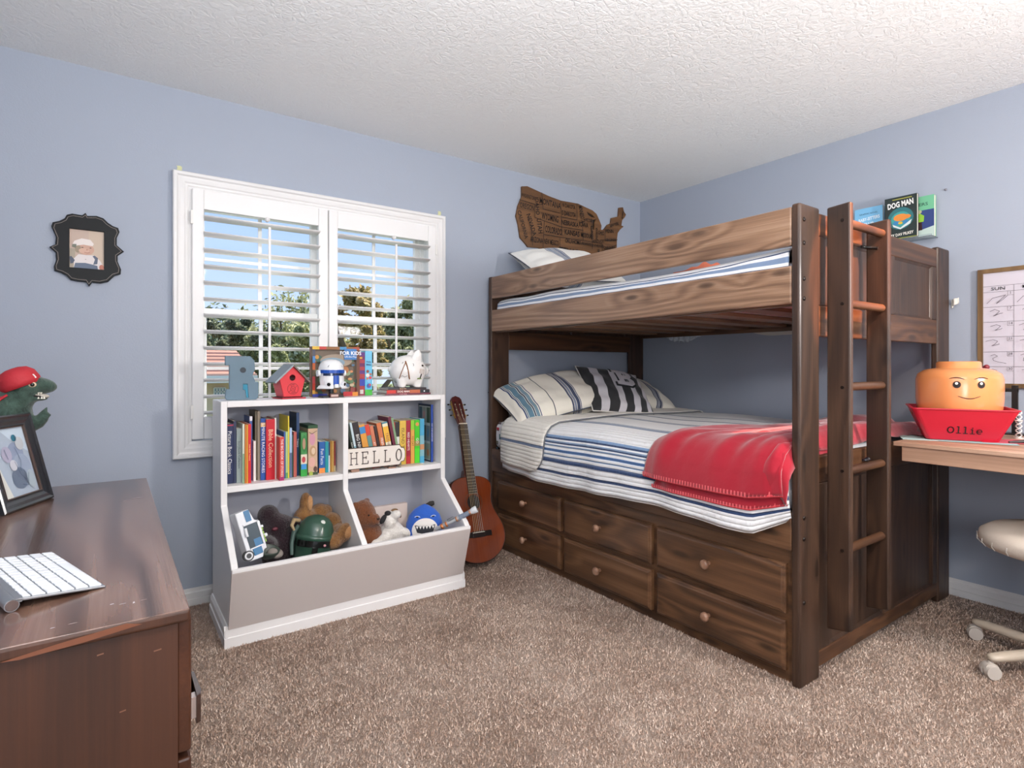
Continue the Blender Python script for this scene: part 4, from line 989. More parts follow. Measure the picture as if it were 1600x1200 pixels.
# ---------------------------------------------------------------- on top of the unit
TZ = .9855
B2 = [(0, 1), (.80, 1), (.93, .90), (.95, .70), (.87, .56), (.95, .44), (.95, .40), (1.06, .40), (1.06, .06), (.98, 0), (.06, 0), (.0, .05), (.02, .25), (.13, .25), (.13, .79), (0, .79)]
B2h = [(.56+.09*math.cos(R(a)), .68+.07*math.sin(R(a))) for a in range(0, 360, 30)]; B2i = [(.56, .36), (.70, .36), (.74, .05), (.66, .05), (.64, .22), (.56, .24)]
v, f = shape([[(a*.128, b*.197) for a, b in pl] for pl in (B2, B2i)], .034, .002)
r = thing('letter_block', 'blue grey painted letter B standing at left end of the unit top', 'letter', (.42, 2.81, TZ), (0, 0, R(-4)))
MB().add([(a, -c, b) for a, b, c in v], f).build('letter_body', mat('5f7888', .38, var=.15, bscale=14), r, local=True)
Print((0, -.0175, 0), (1, 0, 0), (0, 0, 1)).poly([(a*.128, b*.197) for a, b in ((.56, .355), (.70, .355), (.735, .05), (.665, .05), (.64, .22), (.56, .24))], '1f7f9c').disc(.56*.128, .68*.197, .0125, c='27323c', n=20).build('painted_holes', r, local=True)  # dark disc paints the shade of the upper hole, teal shape covers lower
# red birdhouse
r = thing('birdhouse', 'red wooden birdhouse with grey roof and round hole', 'birdhouse', (.69, 2.80, TZ), (0, 0, R(10)))
M_bh = mat('d8323c', .5); M_bhs = mat('e05a66', .5)
body = [(-.040, .010), (.040, .010), (.060, .092), (0, .158), (-.060, .092)]; hole = [(.0+.0145*math.cos(R(a)), .098+.0145*math.sin(R(a))) for a in range(0, 360, 20)]
v, f = shape([body, hole], .006); MB().add([(a, -.040-c, b) for a, b, c in v], f).build('front_wall', M_bh, r, local=True)
m = MB(); m.prism([(-.038, .010), (.038, .010), (.057, .092), (0, .154), (-.057, .092)], 'y', .038, .044); m.prism([(-.041, .008), (-.061, .092), (-.056, .094), (-.036, .008)], 'y', -.037, .040); m.prism([(.041, .008), (.061, .092), (.056, .094), (.036, .008)], 'y', -.037, .040); m.build('walls', M_bhs, r, local=True)
MB().box(-.05, .05, -.040, .040, .001, .0095).box(-.035, .035, -.037, .037, .015, .10).build('inner_box', mat('2a0f10', .9), r, local=True)
m = MB(); m.prism([(0, .161), (-.088, .079), (-.083, .073), (0, .152)], 'y', -.056, .056); m.build('roof_panel', mat('8b959c', .45, metal=.3), r, local=True)
m = MB(); m.prism([(0, .161), (.082, .080), (.078, .074), (0, .152)], 'y', -.056, .056); m.build('roof_panel', mat('6f6660', .5, metal=.2), r, local=True)
MB().box(-.056, .056, -.062, .050, 0, .006).build('base_board', mat('b0283a', .5), r, local=True)
p = Print((0, -.0436, 0), (1, 0, 0), (0, 0, 1)); cx, cz = .002, .046
for rr in (.026, .011): p.line([(cx+rr*math.cos(R(a)), cz+rr*math.sin(R(a))) for a in range(0, 361, 20)], .0014, '4a0f14')
for a in range(45, 360, 90): p.line([(cx+.011*math.cos(R(a-18)), cz+.011*math.sin(R(a-18))), (cx+.026*math.cos(R(a-9)), cz+.026*math.sin(R(a-9)))], .0012, '4a0f14')
p.text('FIRE', cx, cz+.019, .008, '4a0f14').text('DEPT', cx, cz-.019, .008, '4a0f14').text('42', cx, cz, .010, '4a0f14'); p.build('emblem_print', r, local=True)
# boxed set: big picture book, purple book, blue Holy Bible
def colourful(p, w, h, seed, n=60, cols=('5f7f5a', 'a86a3c', 'c98f3c', '8a3a34', '4f6f8a', 'b8a88a', '6a5a4c', '93a07a', 'd08a5a', '3f5a4a')):
    rs = random.Random(seed)
    for i in range(n):
        a, b_ = rs.random(), rs.random()*.82; s_ = rs.uniform(.02, .055)*w*1.4
        p.disc(s_+a*(w-2*s_), s_+b_*(h-2*s_), s_, s_*rs.uniform(.6, 1.1), rs.choice(cols), 9, rs.uniform(0, 90), 360+rs.uniform(0, 90)-0) if False else p.disc(s_+a*(w-2*s_), s_+b_*(h-2*s_), s_, s_*rs.uniform(.6, 1.1), rs.choice(cols), 9)
r = thing('picture_book', 'large colourful hardcover storybook standing behind the toy helmet', 'book', (.812, 2.862, TZ))
w, h = .238, .250; MB().box(.812, .812+w, 2.862, 2.866, TZ, TZ+h).box(.812, .812+w, 2.884, 2.888, TZ, TZ+h).box(.812+w-.003, .812+w, 2.866, 2.884, TZ, TZ+h).build('cover', mat('7a4a38', .35), r)
MB().box(.816, .812+w-.004, 2.866, 2.884, TZ+.004, TZ+h-.004).build('pages', M_page, r)
p = Print((.812, 2.8615, TZ), (1, 0, 0), (0, 0, 1)); p.rect(0, 0, w, h, '6f5f50'); colourful(p, w, h, 4, 80)
p.disc(w*.5, h*.72, w*.34, h*.13, '9a8a78').disc(w*.42, h*.68, w*.26, h*.10, '7f98a8')
for i, c in enumerate(('d9b23c', 'b8342c', '8a5a2c', '8a5a2c', '4a8fc0', '8a5a2c', 'a84a34')): p.rect(w*i/7, h*.94, w*(i+1)/7, h, c)
for i, c in enumerate(('d9a23c', 'c8402c', 'c8484c', '6f5f4a', 'd06a3c', '3f7fb8', '4a4a5a')): p.rect(0, h*.94*i/7, w*.055, h*.94*(i+1)/7, c)
p.rect(w*.94, h*.0, w, h*.94, '6a3a28').rect(w*.0, 0, w*.3, h*.06, '2f3a9c').rect(w*.84, 0, w*.96, h*.08, 'd98a2c').rect(w*.64, 0, w*.84, h*.09, 'b8242c').rect(w*.66, h*.74, w*.93, h*.96, '3a78b8').text('FOR KIDS', w*.80, h*.87, .026, 'f2f4f8', bold=.02).text('Lift-the-Flap', w*.80, h*.80, .013, 'f2f4f8').build('cover_print', r)
r = thing('book', 'maroon and purple patterned book between storybook and blue bible', 'book', (1.052, 2.862, TZ))
MB().box(1.052, 1.086, 2.862, 2.93, TZ, TZ+.224).build('cover', mat('7a1f4a', .4), r, bevel=.001); MB().box(1.054, 1.084, 2.866, 2.928, TZ+.222, TZ+.2245).build('pages', M_page, r)
p = Print((1.052, 2.8617, TZ), (1, 0, 0), (0, 0, 1)); rs = random.Random(3)
for i in range(12): p.rect(0, .224*i/12, .034, .224*(i+1)/12, rs.choice(('6a1f5a', '8a2440', '9c2a3c', '5a2a7a', 'a8343c')))
p.rect(0, .05, .034, .085, '2f3fa8').rect(.008, .008, .026, .03, 'cfc8c0').rect(0, .19, .02, .2, 'd9a23c').build('spine_print', r)
r = thing('bible', 'sky blue childrens bible with figures on its spine, green foot', 'book', (1.088, 2.862, TZ))
MB().box(1.088, 1.127, 2.862, 2.93, TZ, TZ+.232).build('cover', mat('4fb0d6', .35), r, bevel=.001); MB().box(1.090, 1.125, 2.866, 2.928, TZ+.230, TZ+.2325).build('pages', M_page, r)
p = Print((1.088, 2.8617, TZ), (1, 0, 0), (0, 0, 1)); p.rect(0, 0, .039, .03, '3fae3c').text('Holy', .0195, .175, .014, '1c3c6a', bold=.02).text('Bible', .0195, .160, .014, '1c3c6a', bold=.02)
for a, b_, c, s_ in ((.014, .125, '8a4a34', .008), (.014, .105, 'e8dcd0', .010), (.030, .110, 'b06a4a', .006), (.028, .092, 'c9404a', .008), (.020, .075, '7ab8e0', .010), (.012, .088, 'd0784a', .006), (.020, .05, '4a5aa0', .012), (.026, .055, 'c24a54', .006)): p.disc(a, b_, s_, c=c, n=12)
p.build('spine_print', r)
# white and blue toy helmet on a brick-like stand
r = thing('toy_helmet', 'white toy helmet with blue visor stripe standing before the colourful storybook', 'toy helmet', (.882, 2.77, TZ), (0, 0, R(6)))
M_hw = mat('eceef0', .25, coat=.3); M_hb = mat('1c50b0', .3); M_hk = mat('17181c', .25)
m = MB(); m.lathe([(0, .186), (.022, .184), (.040, .177), (.053, .163), (.059, .146), (.061, .128), (.060, .118), (.056, .117)], n=30); m.build('dome', M_hw, r, local=True)
def arc(r0, z0, z1, a0, a1, n=14, r1=None):
    r1 = r1 or r0; V = [(r0*math.sin(R(a0+(a1-a0)*i/n)), -r0*math.cos(R(a0+(a1-a0)*i/n)), z0) for i in range(n+1)]+[(r1*math.sin(R(a0+(a1-a0)*i/n)), -r1*math.cos(R(a0+(a1-a0)*i/n)), z1) for i in range(n+1)]
    return V, [(i, i+1, n+2+i, n+1+i) for i in range(n)]
MB().add(*arc(.0625, .118, .134, -75, 75)).build('brow_band', M_hb, r, local=True, solid=.003)
MB().lathe([(.055, .118), (.056, .10), (.055, .080), (.052, .060), (.048, .048)], n=30).build('neck_shell', M_hw, r, local=True)
m = MB(); m.add(*arc(.0585, .106, .119, -62, 62)); m.build('visor', mat('1c2c50', .15, coat=.5), r, local=True, solid=.002)
m = MB(); m.add(*arc(.0590, .062, .107, -13, 13, 6)); m.build('visor_stem', M_hb, r, local=True, solid=.002)
for s in (-1, 1):
    m = MB(); m.add(*arc(.062, .052, .104, s*16, s*78, 10, .060)); m.add(*arc(.080, .046, .060, s*16, s*80, 10, .066)); m.build('cheek_plate', M_hw, r, local=True, solid=.004)
    ca = R(s*32); cx_, cy_ = .064*math.sin(ca), -.064*math.cos(ca); dn = Vector((math.sin(ca), -math.cos(ca), -.1))
    MB().cyl(Vector((cx_, cy_, .066)), Vector((cx_, cy_, .066))+dn*.012, .0125, n=18).build('vent_housing', M_hw, r, local=True); MB().cyl(Vector((cx_, cy_, .066))+dn*.0105, Vector((cx_, cy_, .066))+dn*.0128, .0085, n=16).build('vent', M_hk, r, local=True)
    MB().cyl((s*.058, 0, .118), (s*.070, 0, .118), .016, n=18).build('ear_disc', M_hw, r, local=True)
    m = MB(); m.tube([(s*x*1.0, -math.sqrt(max(.0605**2-x*x-(max(0, z-.13)*1.05)**2, 0))-.0005, z) for x, z in ((.018, .165), (.027, .160), (.036, .148))], .0016, 5); m.build('brow_line', M_hk, r, local=True)
MB().box(-.009, .009, -.066, -.056, .048, .066).build('chin_piece', M_hw, r, local=True, bevel=.002)
m = MB(); m.box(-.052, .052, -.03, .03, 0, .008); m.cyl((0, 0, .008), (0, 0, .060), .012, n=12); m.build('stand', mat('22282c', .4), r, local=True)
m = MB(); m.box(-.022, .022, -.040, -.030, .0, .020); m.build('name_plate', mat('5a2c24', .4), r, local=True)
Print((-.018, -.0403, .005), (1, 0, 0), (0, 0, 1)).rect(0, 0, .036, .010, 'c9b0a8').build('plate_print', r, local=True)
# stacked books with the piggy bank
for i, (x0, x1, z0, z1, c, lb, tx, tc) in enumerate(((1.172, 1.432, 0, .0085, '6a2438', 'thin maroon book at the bottom of the pile beneath piggy bank', 'STORY SERIES', 'd8a0a0'), (1.178, 1.424, .0088, .027, '8c2c2c', 'thick red and black comic book in middle of the pile under piggy bank', 'DOG MAN', 'f2e6dc'), (1.186, 1.406, .0273, .038, '2c2428', 'dark thin book on top of the pile under the white piggy bank', 'BLUE FIRE', 'c9a080'))):
    r = thing('book', lb, 'book', (x0, 2.79, TZ+z0)); e = .0013
    MB().box(x0, x1, 2.79, 2.92, TZ+z0, TZ+z0+e).box(x0, x1, 2.79, 2.92, TZ+z1-e, TZ+z1).box(x0, x1, 2.79, 2.7915, TZ+z0+e, TZ+z1-e).build('cover', mat(c, .35), r)
    MB().box(x0+.002, x1-.002, 2.7915, 2.918, TZ+z0+e, TZ+z1-e).build('pages', M_page, r)
    p = Print((x0, 2.7897, TZ+z0), (1, 0, 0), (0, 0, 1)); hh = z1-z0
    if i == 1: p.rect(0, 0, .05, hh, 'c8342c').rect(.05, 0, .18, hh, '7a2422').rect(.13, 0, .19, hh, 'b8603c').rect(.19, 0, .246, hh, '24242c').disc(.215, hh/2, .004, c='e8e8ea', n=10)
    p.text(tx, (x1-x0)*.38, hh/2, hh*.8, tc, bold=.02).build('spine_print', r)
r = thing('piggy_bank', 'white ceramic piggy bank painted with a letter A and small signpost', 'piggy bank', (1.318, 2.835, TZ+.0385), (0, 0, R(-6)))
M_cer = mat('f1efec', .12, coat=.6)
m = MB(); m.ell((0, 0, .090), (.102, .082, .084), n=28, m=18); m.ell((.092, 0, .088), (.028, .030, .028)); m.ell((-.098, .0, .10), (.014, .012, .014))
for x in (-.045, .042):
    for y in (-.030, .030): m.cyl((x, y, 0), (x, y, .045), .020, .032, n=14)
m.build('body', M_cer, r, local=True, remesh=.0045)
for y in (-.040, .040):
    mm = MB(); mm.lathe([(.034, 0), (.031, .018), (.021, .042), (.006, .058), (0, .060)], Matrix.Translation((.030, y, .145)) @ Matrix.Rotation(R(14), 4, 'Y') @ Matrix.Rotation(R(12 if y < 0 else -12), 4, 'X') @ Matrix.Scale(.5, 4, (0, 1, 0)), 14); mm.build('ear', M_cer, r, local=True)
def on_pig(x, z, d=.0012):
    q_ = 1-(x/.102)**2-((z-.090)/.084)**2; return (x, -.082*math.sqrt(max(q_, .0))-d, z)
m = MB(); m.tube([on_pig(-.064+.032*(i/9)**1.7, .048+.0100*i) for i in range(10)], .0024, 6); m.tube([on_pig(-.014-.020*(i/9)**.7, .046+.0105*i) for i in range(10)], .0032, 6); m.build('painted_letter', mat('8a5a34', .4), r, local=True)
m = MB(); m.tube([on_pig(-.058+.006*i, .060+.004*math.sin(i*1.6)) for i in range(6)], .0009, 5); m.tube([on_pig(.003, .128), on_pig(.006, .124), on_pig(.006, .118), on_pig(.002, .115)], .0012, 5)
m.tube([on_pig(-.052, .128), on_pig(-.046, .136)], .0011, 5); m.build('painted_lines', mat('2a2624', .4), r, local=True)
m = MB(); m.tube([on_pig(.046, .050), on_pig(.052, .072)], .0034, 6); m.tube([on_pig(.056, .118), on_pig(.064, .116)], .005, 6); m.build('painted_post', mat('2a211c', .4), r, local=True)
m = MB(); pl = [(.040, .078), (.044, .100), (.070, .094), (.066, .072)]; m.tube([on_pig(*q_) for q_ in pl+[pl[0]]], .001, 5); m.tube([on_pig(.046, .092), on_pig(.062, .088)], .0008, 5); m.tube([on_pig(.045, .084), on_pig(.060, .080)], .0008, 5); m.build('painted_sign', mat('a8826a', .4), r, local=True)
m = MB(); m.tube([on_pig(.030+.006*i, .046+.003*(i % 2), .001) for i in range(5)], .0035, 5); m.build('painted_grass', mat('6f8a3a', .4), r, local=True)
MB().cyl((.1165, -.008, .090), (.1185, -.008, .090), .004, n=8).cyl((.1165, .008, .090), (.1185, .008, .090), .004, n=8).build('nostril', mat('4a4240', .5), r, local=True)
# ================================================================= toys in the bin
def axes(xa, ya, loc):
    """rotation from a wanted local x axis and an approximate local y axis"""
    X = Vector(xa).normalized(); Z = X.cross(Vector(ya)).normalized(); Y = Z.cross(X)
    return Matrix((X, Y, Z)).transposed().to_euler()
def fur(name, c1, c2, sc=120, s=.9):
    t = NT(name); v = t.node('ShaderNodeTexCoord').outputs['Object']
    n1 = t.noise(v, sc, 4, .7, .8); n2 = t.noise(v, 18, 3)
    t.link(t.ramp(t.math('ADD', t.math('MULTIPLY', n1, .6), t.math('MULTIPLY', n2, .4)), [(.35, lin(c1)), (.65, lin(c2))]), t.b.inputs['Base Color'])
    t.b.inputs['Roughness'].default_value = 1; t.b.inputs['Specular IOR Level'].default_value = .1; t.b.inputs['Sheen Weight'].default_value = .35
    t.bump(n1, s, .008); return t.m
M_brown = fur('brown_fur', '6a4423', 'a87a48'); M_rust = fur('rust_fur', '5e3522', '85502f'); M_black = fur('dark_fur', '150d10', '35222a'); M_whitef = fur('white_fur', 'c9c3bb', 'efeae3', 90, .6)
def P3(u, v, Y): return Vector(unproj(u, v, Y=Y))
# toy rescue truck on its tail at the left
L0 = P3(374, 812, 2.60)
r = thing('toy_truck', 'white and blue toy rescue truck standing tilted on end at left of bin', 'toy truck', tuple(L0), axes((.24, -.20, -.94), (-.12, .95, -.2), 0))
M_tw = mat('e4e6ea', .35); M_tb = mat('2f6f9c', .35); M_tg = mat('49565f', .15, coat=.4)
# local x = length (downward), y = width (away), z = height (to the right)
m = MB(); m.prism([(-.03, -.02), (.05, -.02), (.175, -.02), (.178, .035), (.150, .048), (.150, .060), (.03, .064), (.02, .045), (-.03, .035)], 'y', -.035, .045); m.build('body', M_tw, r, local=True, bevel=.004)
MB().box(.030, .128, -.0375, -.034, -.004, .050).build('side_window', M_tg, r, local=True, bevel=.001)
MB().box(.095, .126, -.0382, -.0374, .018, .048).build('blue_panel', M_tb, r, local=True)
MB().box(-.028, .018, -.0382, -.0345, .012, .034).build('blue_panel', M_tb, r, local=True)
MB().box(.126, .160, -.040, -.0345, .004, .040).build('cab_window', M_tb, r, local=True, bevel=.002)
m = MB(); m.box(.024, .128, -.0415, -.036, .050, .056); m.box(.024, .030, -.0415, -.036, -.004, .056); m.box(.126, .131, -.0415, -.036, -.004, .056); m.build('window_frame', M_tw, r, local=True)
m = MB()
for i in range(4): m.box(.062+.017*i, .075+.017*i, -.020, -.008, .064, .071)
m.build('light_bar', mat('8fb83a', .3), r, local=True); MB().box(.055, .135, -.024, -.004, .060, .065).build('light_bar_base', mat('23282c', .4), r, local=True)
for x in (.150,):
    MB().cyl((x, -.040, -.018), (x, -.022, -.018), .021, n=24).build('wheel', mat('24262a', .5), r, local=True)
    MB().cyl((x, -.0415, -.018), (x, -.040, -.018), .016, n=20).build('wheel_rim', mat('d9dadd', .3), r, local=True); MB().cyl((x, -.0425, -.018), (x, -.0412, -.018), .010, n=16).build('wheel_hub', mat('3a3c40', .3), r, local=True)
MB().cyl((.04, -.040, .0), (.075, -.047, -.004), .006, n=10).build('ladder_arm', M_tw, r, local=True)
MB().cyl((.10, -.010, .066), (.10, -.010, .082), .008, n=12).cyl((.06, -.006, .066), (.06, -.006, .078), .006, n=12).build('knob', M_tw, r, local=True)
# dark plush
c = P3(419, 803, 2.80); r = thing('plush_toy', 'very dark brown plush animal slumped behind the tilted toy truck', 'plush toy', (c.x, c.y, .12))
h = c.z-.12; m = MB(); m.ell((0, 0, h-.005), (.048, .045, .048)); m.ell((.045, -.01, h-.075), (.075, .06, .07)); m.ell((.06, -.02, h-.18), (.095, .075, .12)); m.ell((.115, -.02, h-.06), (.035, .035, .035)); m.ell((-.02, -.08, h-.12), (.04, .06, .04))
m.build('body', M_black, r, local=True, remesh=.008)
MB().ell((.016, -.062, h-.058), (.014, .008, .009)).build('nose', mat('5a2430', .5), r, local=True)
# brown teddy lying on its back behind the green helmet
c = P3(478, 785, 2.80); r = thing('teddy_bear', 'golden brown teddy bear on its back, feet up behind the green helmet', 'plush toy', (.80, 2.80, .12))
m = MB(); k = .12
m.ell((c.x-.80, 0, c.z-k-.005), (.030, .030, .055)); m.ell((c.x-.805, .01, c.z-k-.07), (.05, .045, .05))
m.ell((-.01, .03, .22), (.11, .07, .10)); m.ell((.045, .035, .305), (.042, .04, .036)); m.ell((.085, .04, .30), (.026, .03, .030))
f_ = P3(538, 832, 2.64)-Vector((.80, 2.80, k)); m.ell((.10, -.03, .24), (.045, .05, .07), Matrix.Rotation(R(-25), 3, 'Y')); m.ell(((f_.x+.10)/2, (f_.y-.05)/2, (f_.z+.20)/2), (.05, .05, .045)); m.ell(tuple(f_), (.040, .036, .048), Matrix.Rotation(R(28), 3, 'Y')); m.ell((f_.x-.05, f_.y, f_.z-.03), (.05, .04, .04))
m.build('body', M_brown, r, local=True, remesh=.008)
MB().ell((f_.x+.012, f_.y-.030, f_.z+.006), (.020, .010, .030), Matrix.Rotation(R(28), 3, 'Y')).build('paw_pad', fur('pad', 'a8784e', 'c99a6c', 90, .3), r, local=True)
MB().ell((c.x-.80+.012, -.026, c.z-k+.0), (.014, .010, .036)).build('paw_pad', fur('pad_b', 'a8784e', 'c99a6c', 90, .3), r, local=True)
# green toy helmet
c = P3(484, 834, 2.665); r = thing('toy_helmet', 'dark green toy helmet with pale dent and black visor in left bin', 'toy helmet', (c.x, c.y, .215), (R(-8), R(10), R(-12)))
hz = c.z-.215
M_gh = mat('2f4f40', .3, coat=.25, var=.15, bscale=20)
m = MB(); m.lathe([(0, hz+.083), (.025, hz+.080), (.05, hz+.068), (.070, hz+.045), (.080, hz+.015), (.083, hz-.008)], n=30); m.lathe([(.083, hz-.006), (.086, hz-.006), (.086, hz-.028), (.082, hz-.03), (.082, hz-.10), (.076, hz-.14), (.07, hz-.14)], n=30); m.build('shell', M_gh, r, local=True)
a0 = [(.0845*math.sin(R(t_)), -.0845*math.cos(R(t_))) for t_ in range(-62, 63, 6)]
m = MB(); n_ = len(a0); m.add([(x*1.02, y*1.02, hz-.028) for x, y in a0]+[(x*1.02, y*1.02, hz-.056) for x, y in a0], [(i, i+1, n_+i+1, n_+i) for i in range(n_-1)]); m.build('visor', mat('121414', .12, coat=.6), r, local=True, solid=.004)
m = MB(); m.box(-.012, .012, -.090, -.080, hz-.125, hz-.056); m.build('visor_slot', mat('121414', .15), r, local=True)
MB().ell((.018, -.0545, hz+.052), (.0125, .0085, .012), Matrix.Rotation(R(-25), 3, 'X')).tube([(.018, -.062, hz+.045), (.020, -.074, hz+.022), (.021, -.0815, hz+.004)], [.0035, .002, .001], 6).build('pale_dent', mat('d3d4cc', .5), r, local=True)
m = MB(); m.tube([(-.078, -.01, hz+.03), (-.094, -.005, hz-.0), (-.096, -.01, hz-.05), (-.088, -.02, hz-.10)], [.010, .012, .010, .008], 10); m.build('ear_guard', mat('4a5f58', .4), r, local=True)
MB().tube([(-.080, .0, hz+.05), (-.105, -.02, hz+.052), (-.112, -.045, hz+.03), (-.098, -.05, hz+.01)], [.009, .010, .008, .005], 10).build('antenna_cap', mat('a8906c', .6), r, local=True)
MB().ell((.04, -.080, hz-.045), (.006, .004, .006)).build('badge', mat('c98f94', .4), r, local=True)
# dark upturned shell with grey lining
c = P3(417, 852, 2.60); r = thing('toy_shell', 'small dark green hollow shell with pale rim between toy truck and helmet', 'toy', (c.x, c.y, c.z-.03), (R(18), R(14), R(-12)))
MB().lathe([(.012, -.03), (.036, -.014), (.044, .006), (.046, .018), (.043, .018), (.036, .004), (.012, -.014), (0, -.014)], Matrix.Scale(1.1, 4, (1, 0, 0)) @ Matrix.Scale(.8, 4, (0, 1, 0)), 20).build('bowl', mat('38423a', .4), r, local=True)
MB().ell((.035, .012, -.008), (.034, .03, .018)).build('lining', mat('8c847e', .8), r, local=True)
# rust brown plush head against the divider
c = P3(569, 806, 2.70); r = thing('plush_toy', 'rust brown plush bear head leaning on the divider in right bin', 'plush toy', (c.x, c.y, .13))
h = c.z-.13; m = MB(); m.ell((.005, 0, h), (.056, .05, .082), Matrix.Rotation(R(-14), 3, 'Y')); m.ell((.035, -.045, h-.015), (.030, .025, .032)); m.ell((-.045, .0, h+.060), (.016, .012, .016)); m.ell((.02, .02, h+.068), (.018, .012, .016)); m.ell((.03, .01, h-.12), (.070, .07, .09)); m.build('body', M_rust, r, local=True, remesh=.007)
MB().ell((.004, -.050, h+.012), .0042).ell((.048, -.048, h+.008), .0042).build('eye', mat('0f0a08', .15), r, local=True)
MB().ell((.046, -.066, h-.008), (.008, .006, .006)).tube([(.032, -.068, h-.03), (.045, -.070, h-.038), (.058, -.062, h-.032)], .0014, 5).build('snout_stitching', mat('2a1710', .5), r, local=True)
# white dog
c = P3(612, 808, 2.68); r = thing('plush_dog', 'white plush dog with one black ear, middle of right bin', 'plush toy', (c.x, c.y, .13))
h = c.z-.13; m = MB(); m.ell((-.008, 0, h-.005), (.040, .038, .036)); m.ell((.010, -.03, h+.018), (.026, .026, .022)); m.ell((-.018, -.02, h-.02), (.032, .03, .032))
m.ell((.0, .0, h-.075), (.062, .05, .058)); m.ell((.0, .0, h-.14), (.07, .055, .06)); m.ell((.072, -.02, h-.085), (.055, .026, .022), Matrix.Rotation(R(25), 3, 'Y')); m.ell((-.06, -.03, h-.095), (.05, .03, .024), Matrix.Rotation(R(-18), 3, 'Y')); m.ell((-.10, -.035, h-.108), (.024, .026, .024))
m.build('body', M_whitef, r, local=True, remesh=.006)
MB().ell((-.050, -.012, h+.0), (.013, .015, .026), Matrix.Rotation(R(35), 3, 'Y')).ell((-.026, -.012, h+.026), (.016, .018, .012)).build('ear', mat('2b2a2c', .95, bump=.4), r, local=True)
MB().ell((.042, .012, h+.008), (.010, .014, .024), Matrix.Rotation(R(-30), 3, 'Y')).ell((.020, .01, h+.030), (.018, .014, .008)).build('ear', mat('8a6a4c', .95, bump=.4), r, local=True)
# cream picture box behind
c = P3(584, 818, 2.90); c2 = P3(636, 785, 2.90)
o = MB().box(c.x+.0, c2.x, 2.895, 2.925, .11, c2.z).build('cream_box', mat('dccbc3', .6), None, bevel=.002); tag(o, 'pale pink cream box standing behind the white dog against back panel', 'box')
# shark
c = P3(663, 806, 2.64); r = thing('plush_shark', 'royal blue plush shark with white toothed smile, right end of bin', 'plush toy', (c.x, c.y, .13), (0, 0, R(-22)))
h = c.z-.13
dome = [(0.0, .062), (.018, .056), (.050, .038), (.078, .008), (.092, -.03), (.095, -.09), (.09, -.16)]
m = MB(); m.lathe([(max(r_, .001), z+h) for r_, z in dome]+[(0, h-.16)], Matrix.Scale(.55, 4, (0, 1, 0)), 28); m.build('body', mat('1f56b4', .85, sheen=.4, bump=.2), r, local=True)
def shk(x, z, d): # front surface of the dome
    rr = np.interp(-z, [-q[1] for q in dome], [q[0] for q in dome]); return (x, -.55*math.sqrt(max(rr*rr-x*x, 0))-d, z+h)
def patch(pts, d, c_, name):
    m = MB(); cx = sum(p[0] for p in pts)/len(pts); cz = sum(p[1] for p in pts)/len(pts); V = []; F = []
    K = 5; n = len(pts)
    for k in range(1, K+1):
        for p in pts: V.append(shk(cx+(p[0]-cx)*k/K, cz+(p[1]-cz)*k/K, d))
    V.append(shk(cx, cz, d)); 
    for i in range(n): F.append((len(V)-1, i, (i+1) % n))
    for k in range(K-1):
        for i in range(n): F.append((k*n+i, (k+1)*n+i, (k+1)*n+(i+1) % n, k*n+(i+1) % n))
    m.add(V, F); return m.build(name, mat(c_, .8), r, local=True, fixn=False)
patch([(.066*math.cos(R(a)), -.062+.062*math.sin(R(a))) for a in range(0, 181, 12)]+[(-.060, -.10), (0, -.105), (.060, -.10)], .002, 'e4dfda', 'white_belly')
patch([(-.052, -.034), (0, -.038), (.052, -.034), (.040, -.070), (.0, -.080), (-.040, -.070)], .0035, '2a2c33', 'mouth')
for i in range(6): x = -.040+.016*i; patch([(x-.0065, -.038), (x+.0065, -.038), (x, -.053)], .005, 'f1efea', 'tooth')
for s in (-1, 1):
    x = s*.040+.002; z = .004
    m = MB(); V = [shk(x+.0125*math.cos(R(a)), z+.006*math.sin(R(a)), .002) for a in range(0, 200, 20)]; m.tube(V, .0016, 5); m.build('eye_outline', mat('e8e8ee', .6), r, local=True); MB().ell(shk(x, z+.001, .001), (.005, .002, .004)).build('eye', mat('17181c', .3), r, local=True)
# dark tail behind the shark
a = P3(662, 796, 2.80); b_ = P3(673, 787, 2.80); c = P3(682, 784, 2.80); d = P3(688, 774, 2.80)
o = MB().tube([a-Vector((.05, 0, .16)), a-Vector((.03, 0, .07)), a, b_, c, d], [.05, .04, .022, .015, .009, .002], 12).build('plush_tail', mat('3a3634', .9, bump=.3), None); tag(o, 'curved dark grey tail tip of a toy rising behind the blue shark', 'toy')
# toy sword hilt laid over the bin edge
a = P3(684, 826, 2.56); b_ = P3(745, 795, 2.46); ax_ = (b_-a); Lh = ax_.length
r = thing('toy_sword_hilt', 'white and silver toy sword hilt lying across right corner of bin', 'toy sword', tuple(a), axes(ax_, (0, 1, 0), 0))
Mx = Matrix.Rotation(R(90), 4, 'Y')
M_si = mat('b9bec4', .25, metal=.8)
MB().lathe([(0, -.01), (.011, -.01), (.011, Lh*.84), (.013, Lh*.85), (.017, Lh*.90), (.0185, Lh*.985), (.015, Lh), (.010, Lh*.985), (0, Lh*.985)], Mx, 18).build('grip', mat('d5d8dc', .3), r, local=True)
m = MB()
for k in range(9): z = Lh*.55+k*Lh*.028; m.lathe([(.011, z), (.0135, z), (.0135, z+Lh*.014), (.011, z+Lh*.014)], Mx, 18)
m.build('ribs', mat('5f7390', .35), r, local=True)
for z0, z1, cc in ((.08, .14, 'c47a4a'), (.20, .24, 'c47a4a'), (.46, .50, 'a87a5c'), (.80, .84, 'b58468')): MB().lathe([(.011, Lh*z0), (.0138, Lh*z0), (.0138, Lh*z1), (.011, Lh*z1)], Mx, 18).build('copper_band', mat(cc, .35, metal=.5), r, local=True)
MB().box(Lh*.28, Lh*.44, -.006, .006, .010, .020).build('switch_box', M_si, r, local=True, bevel=.002)

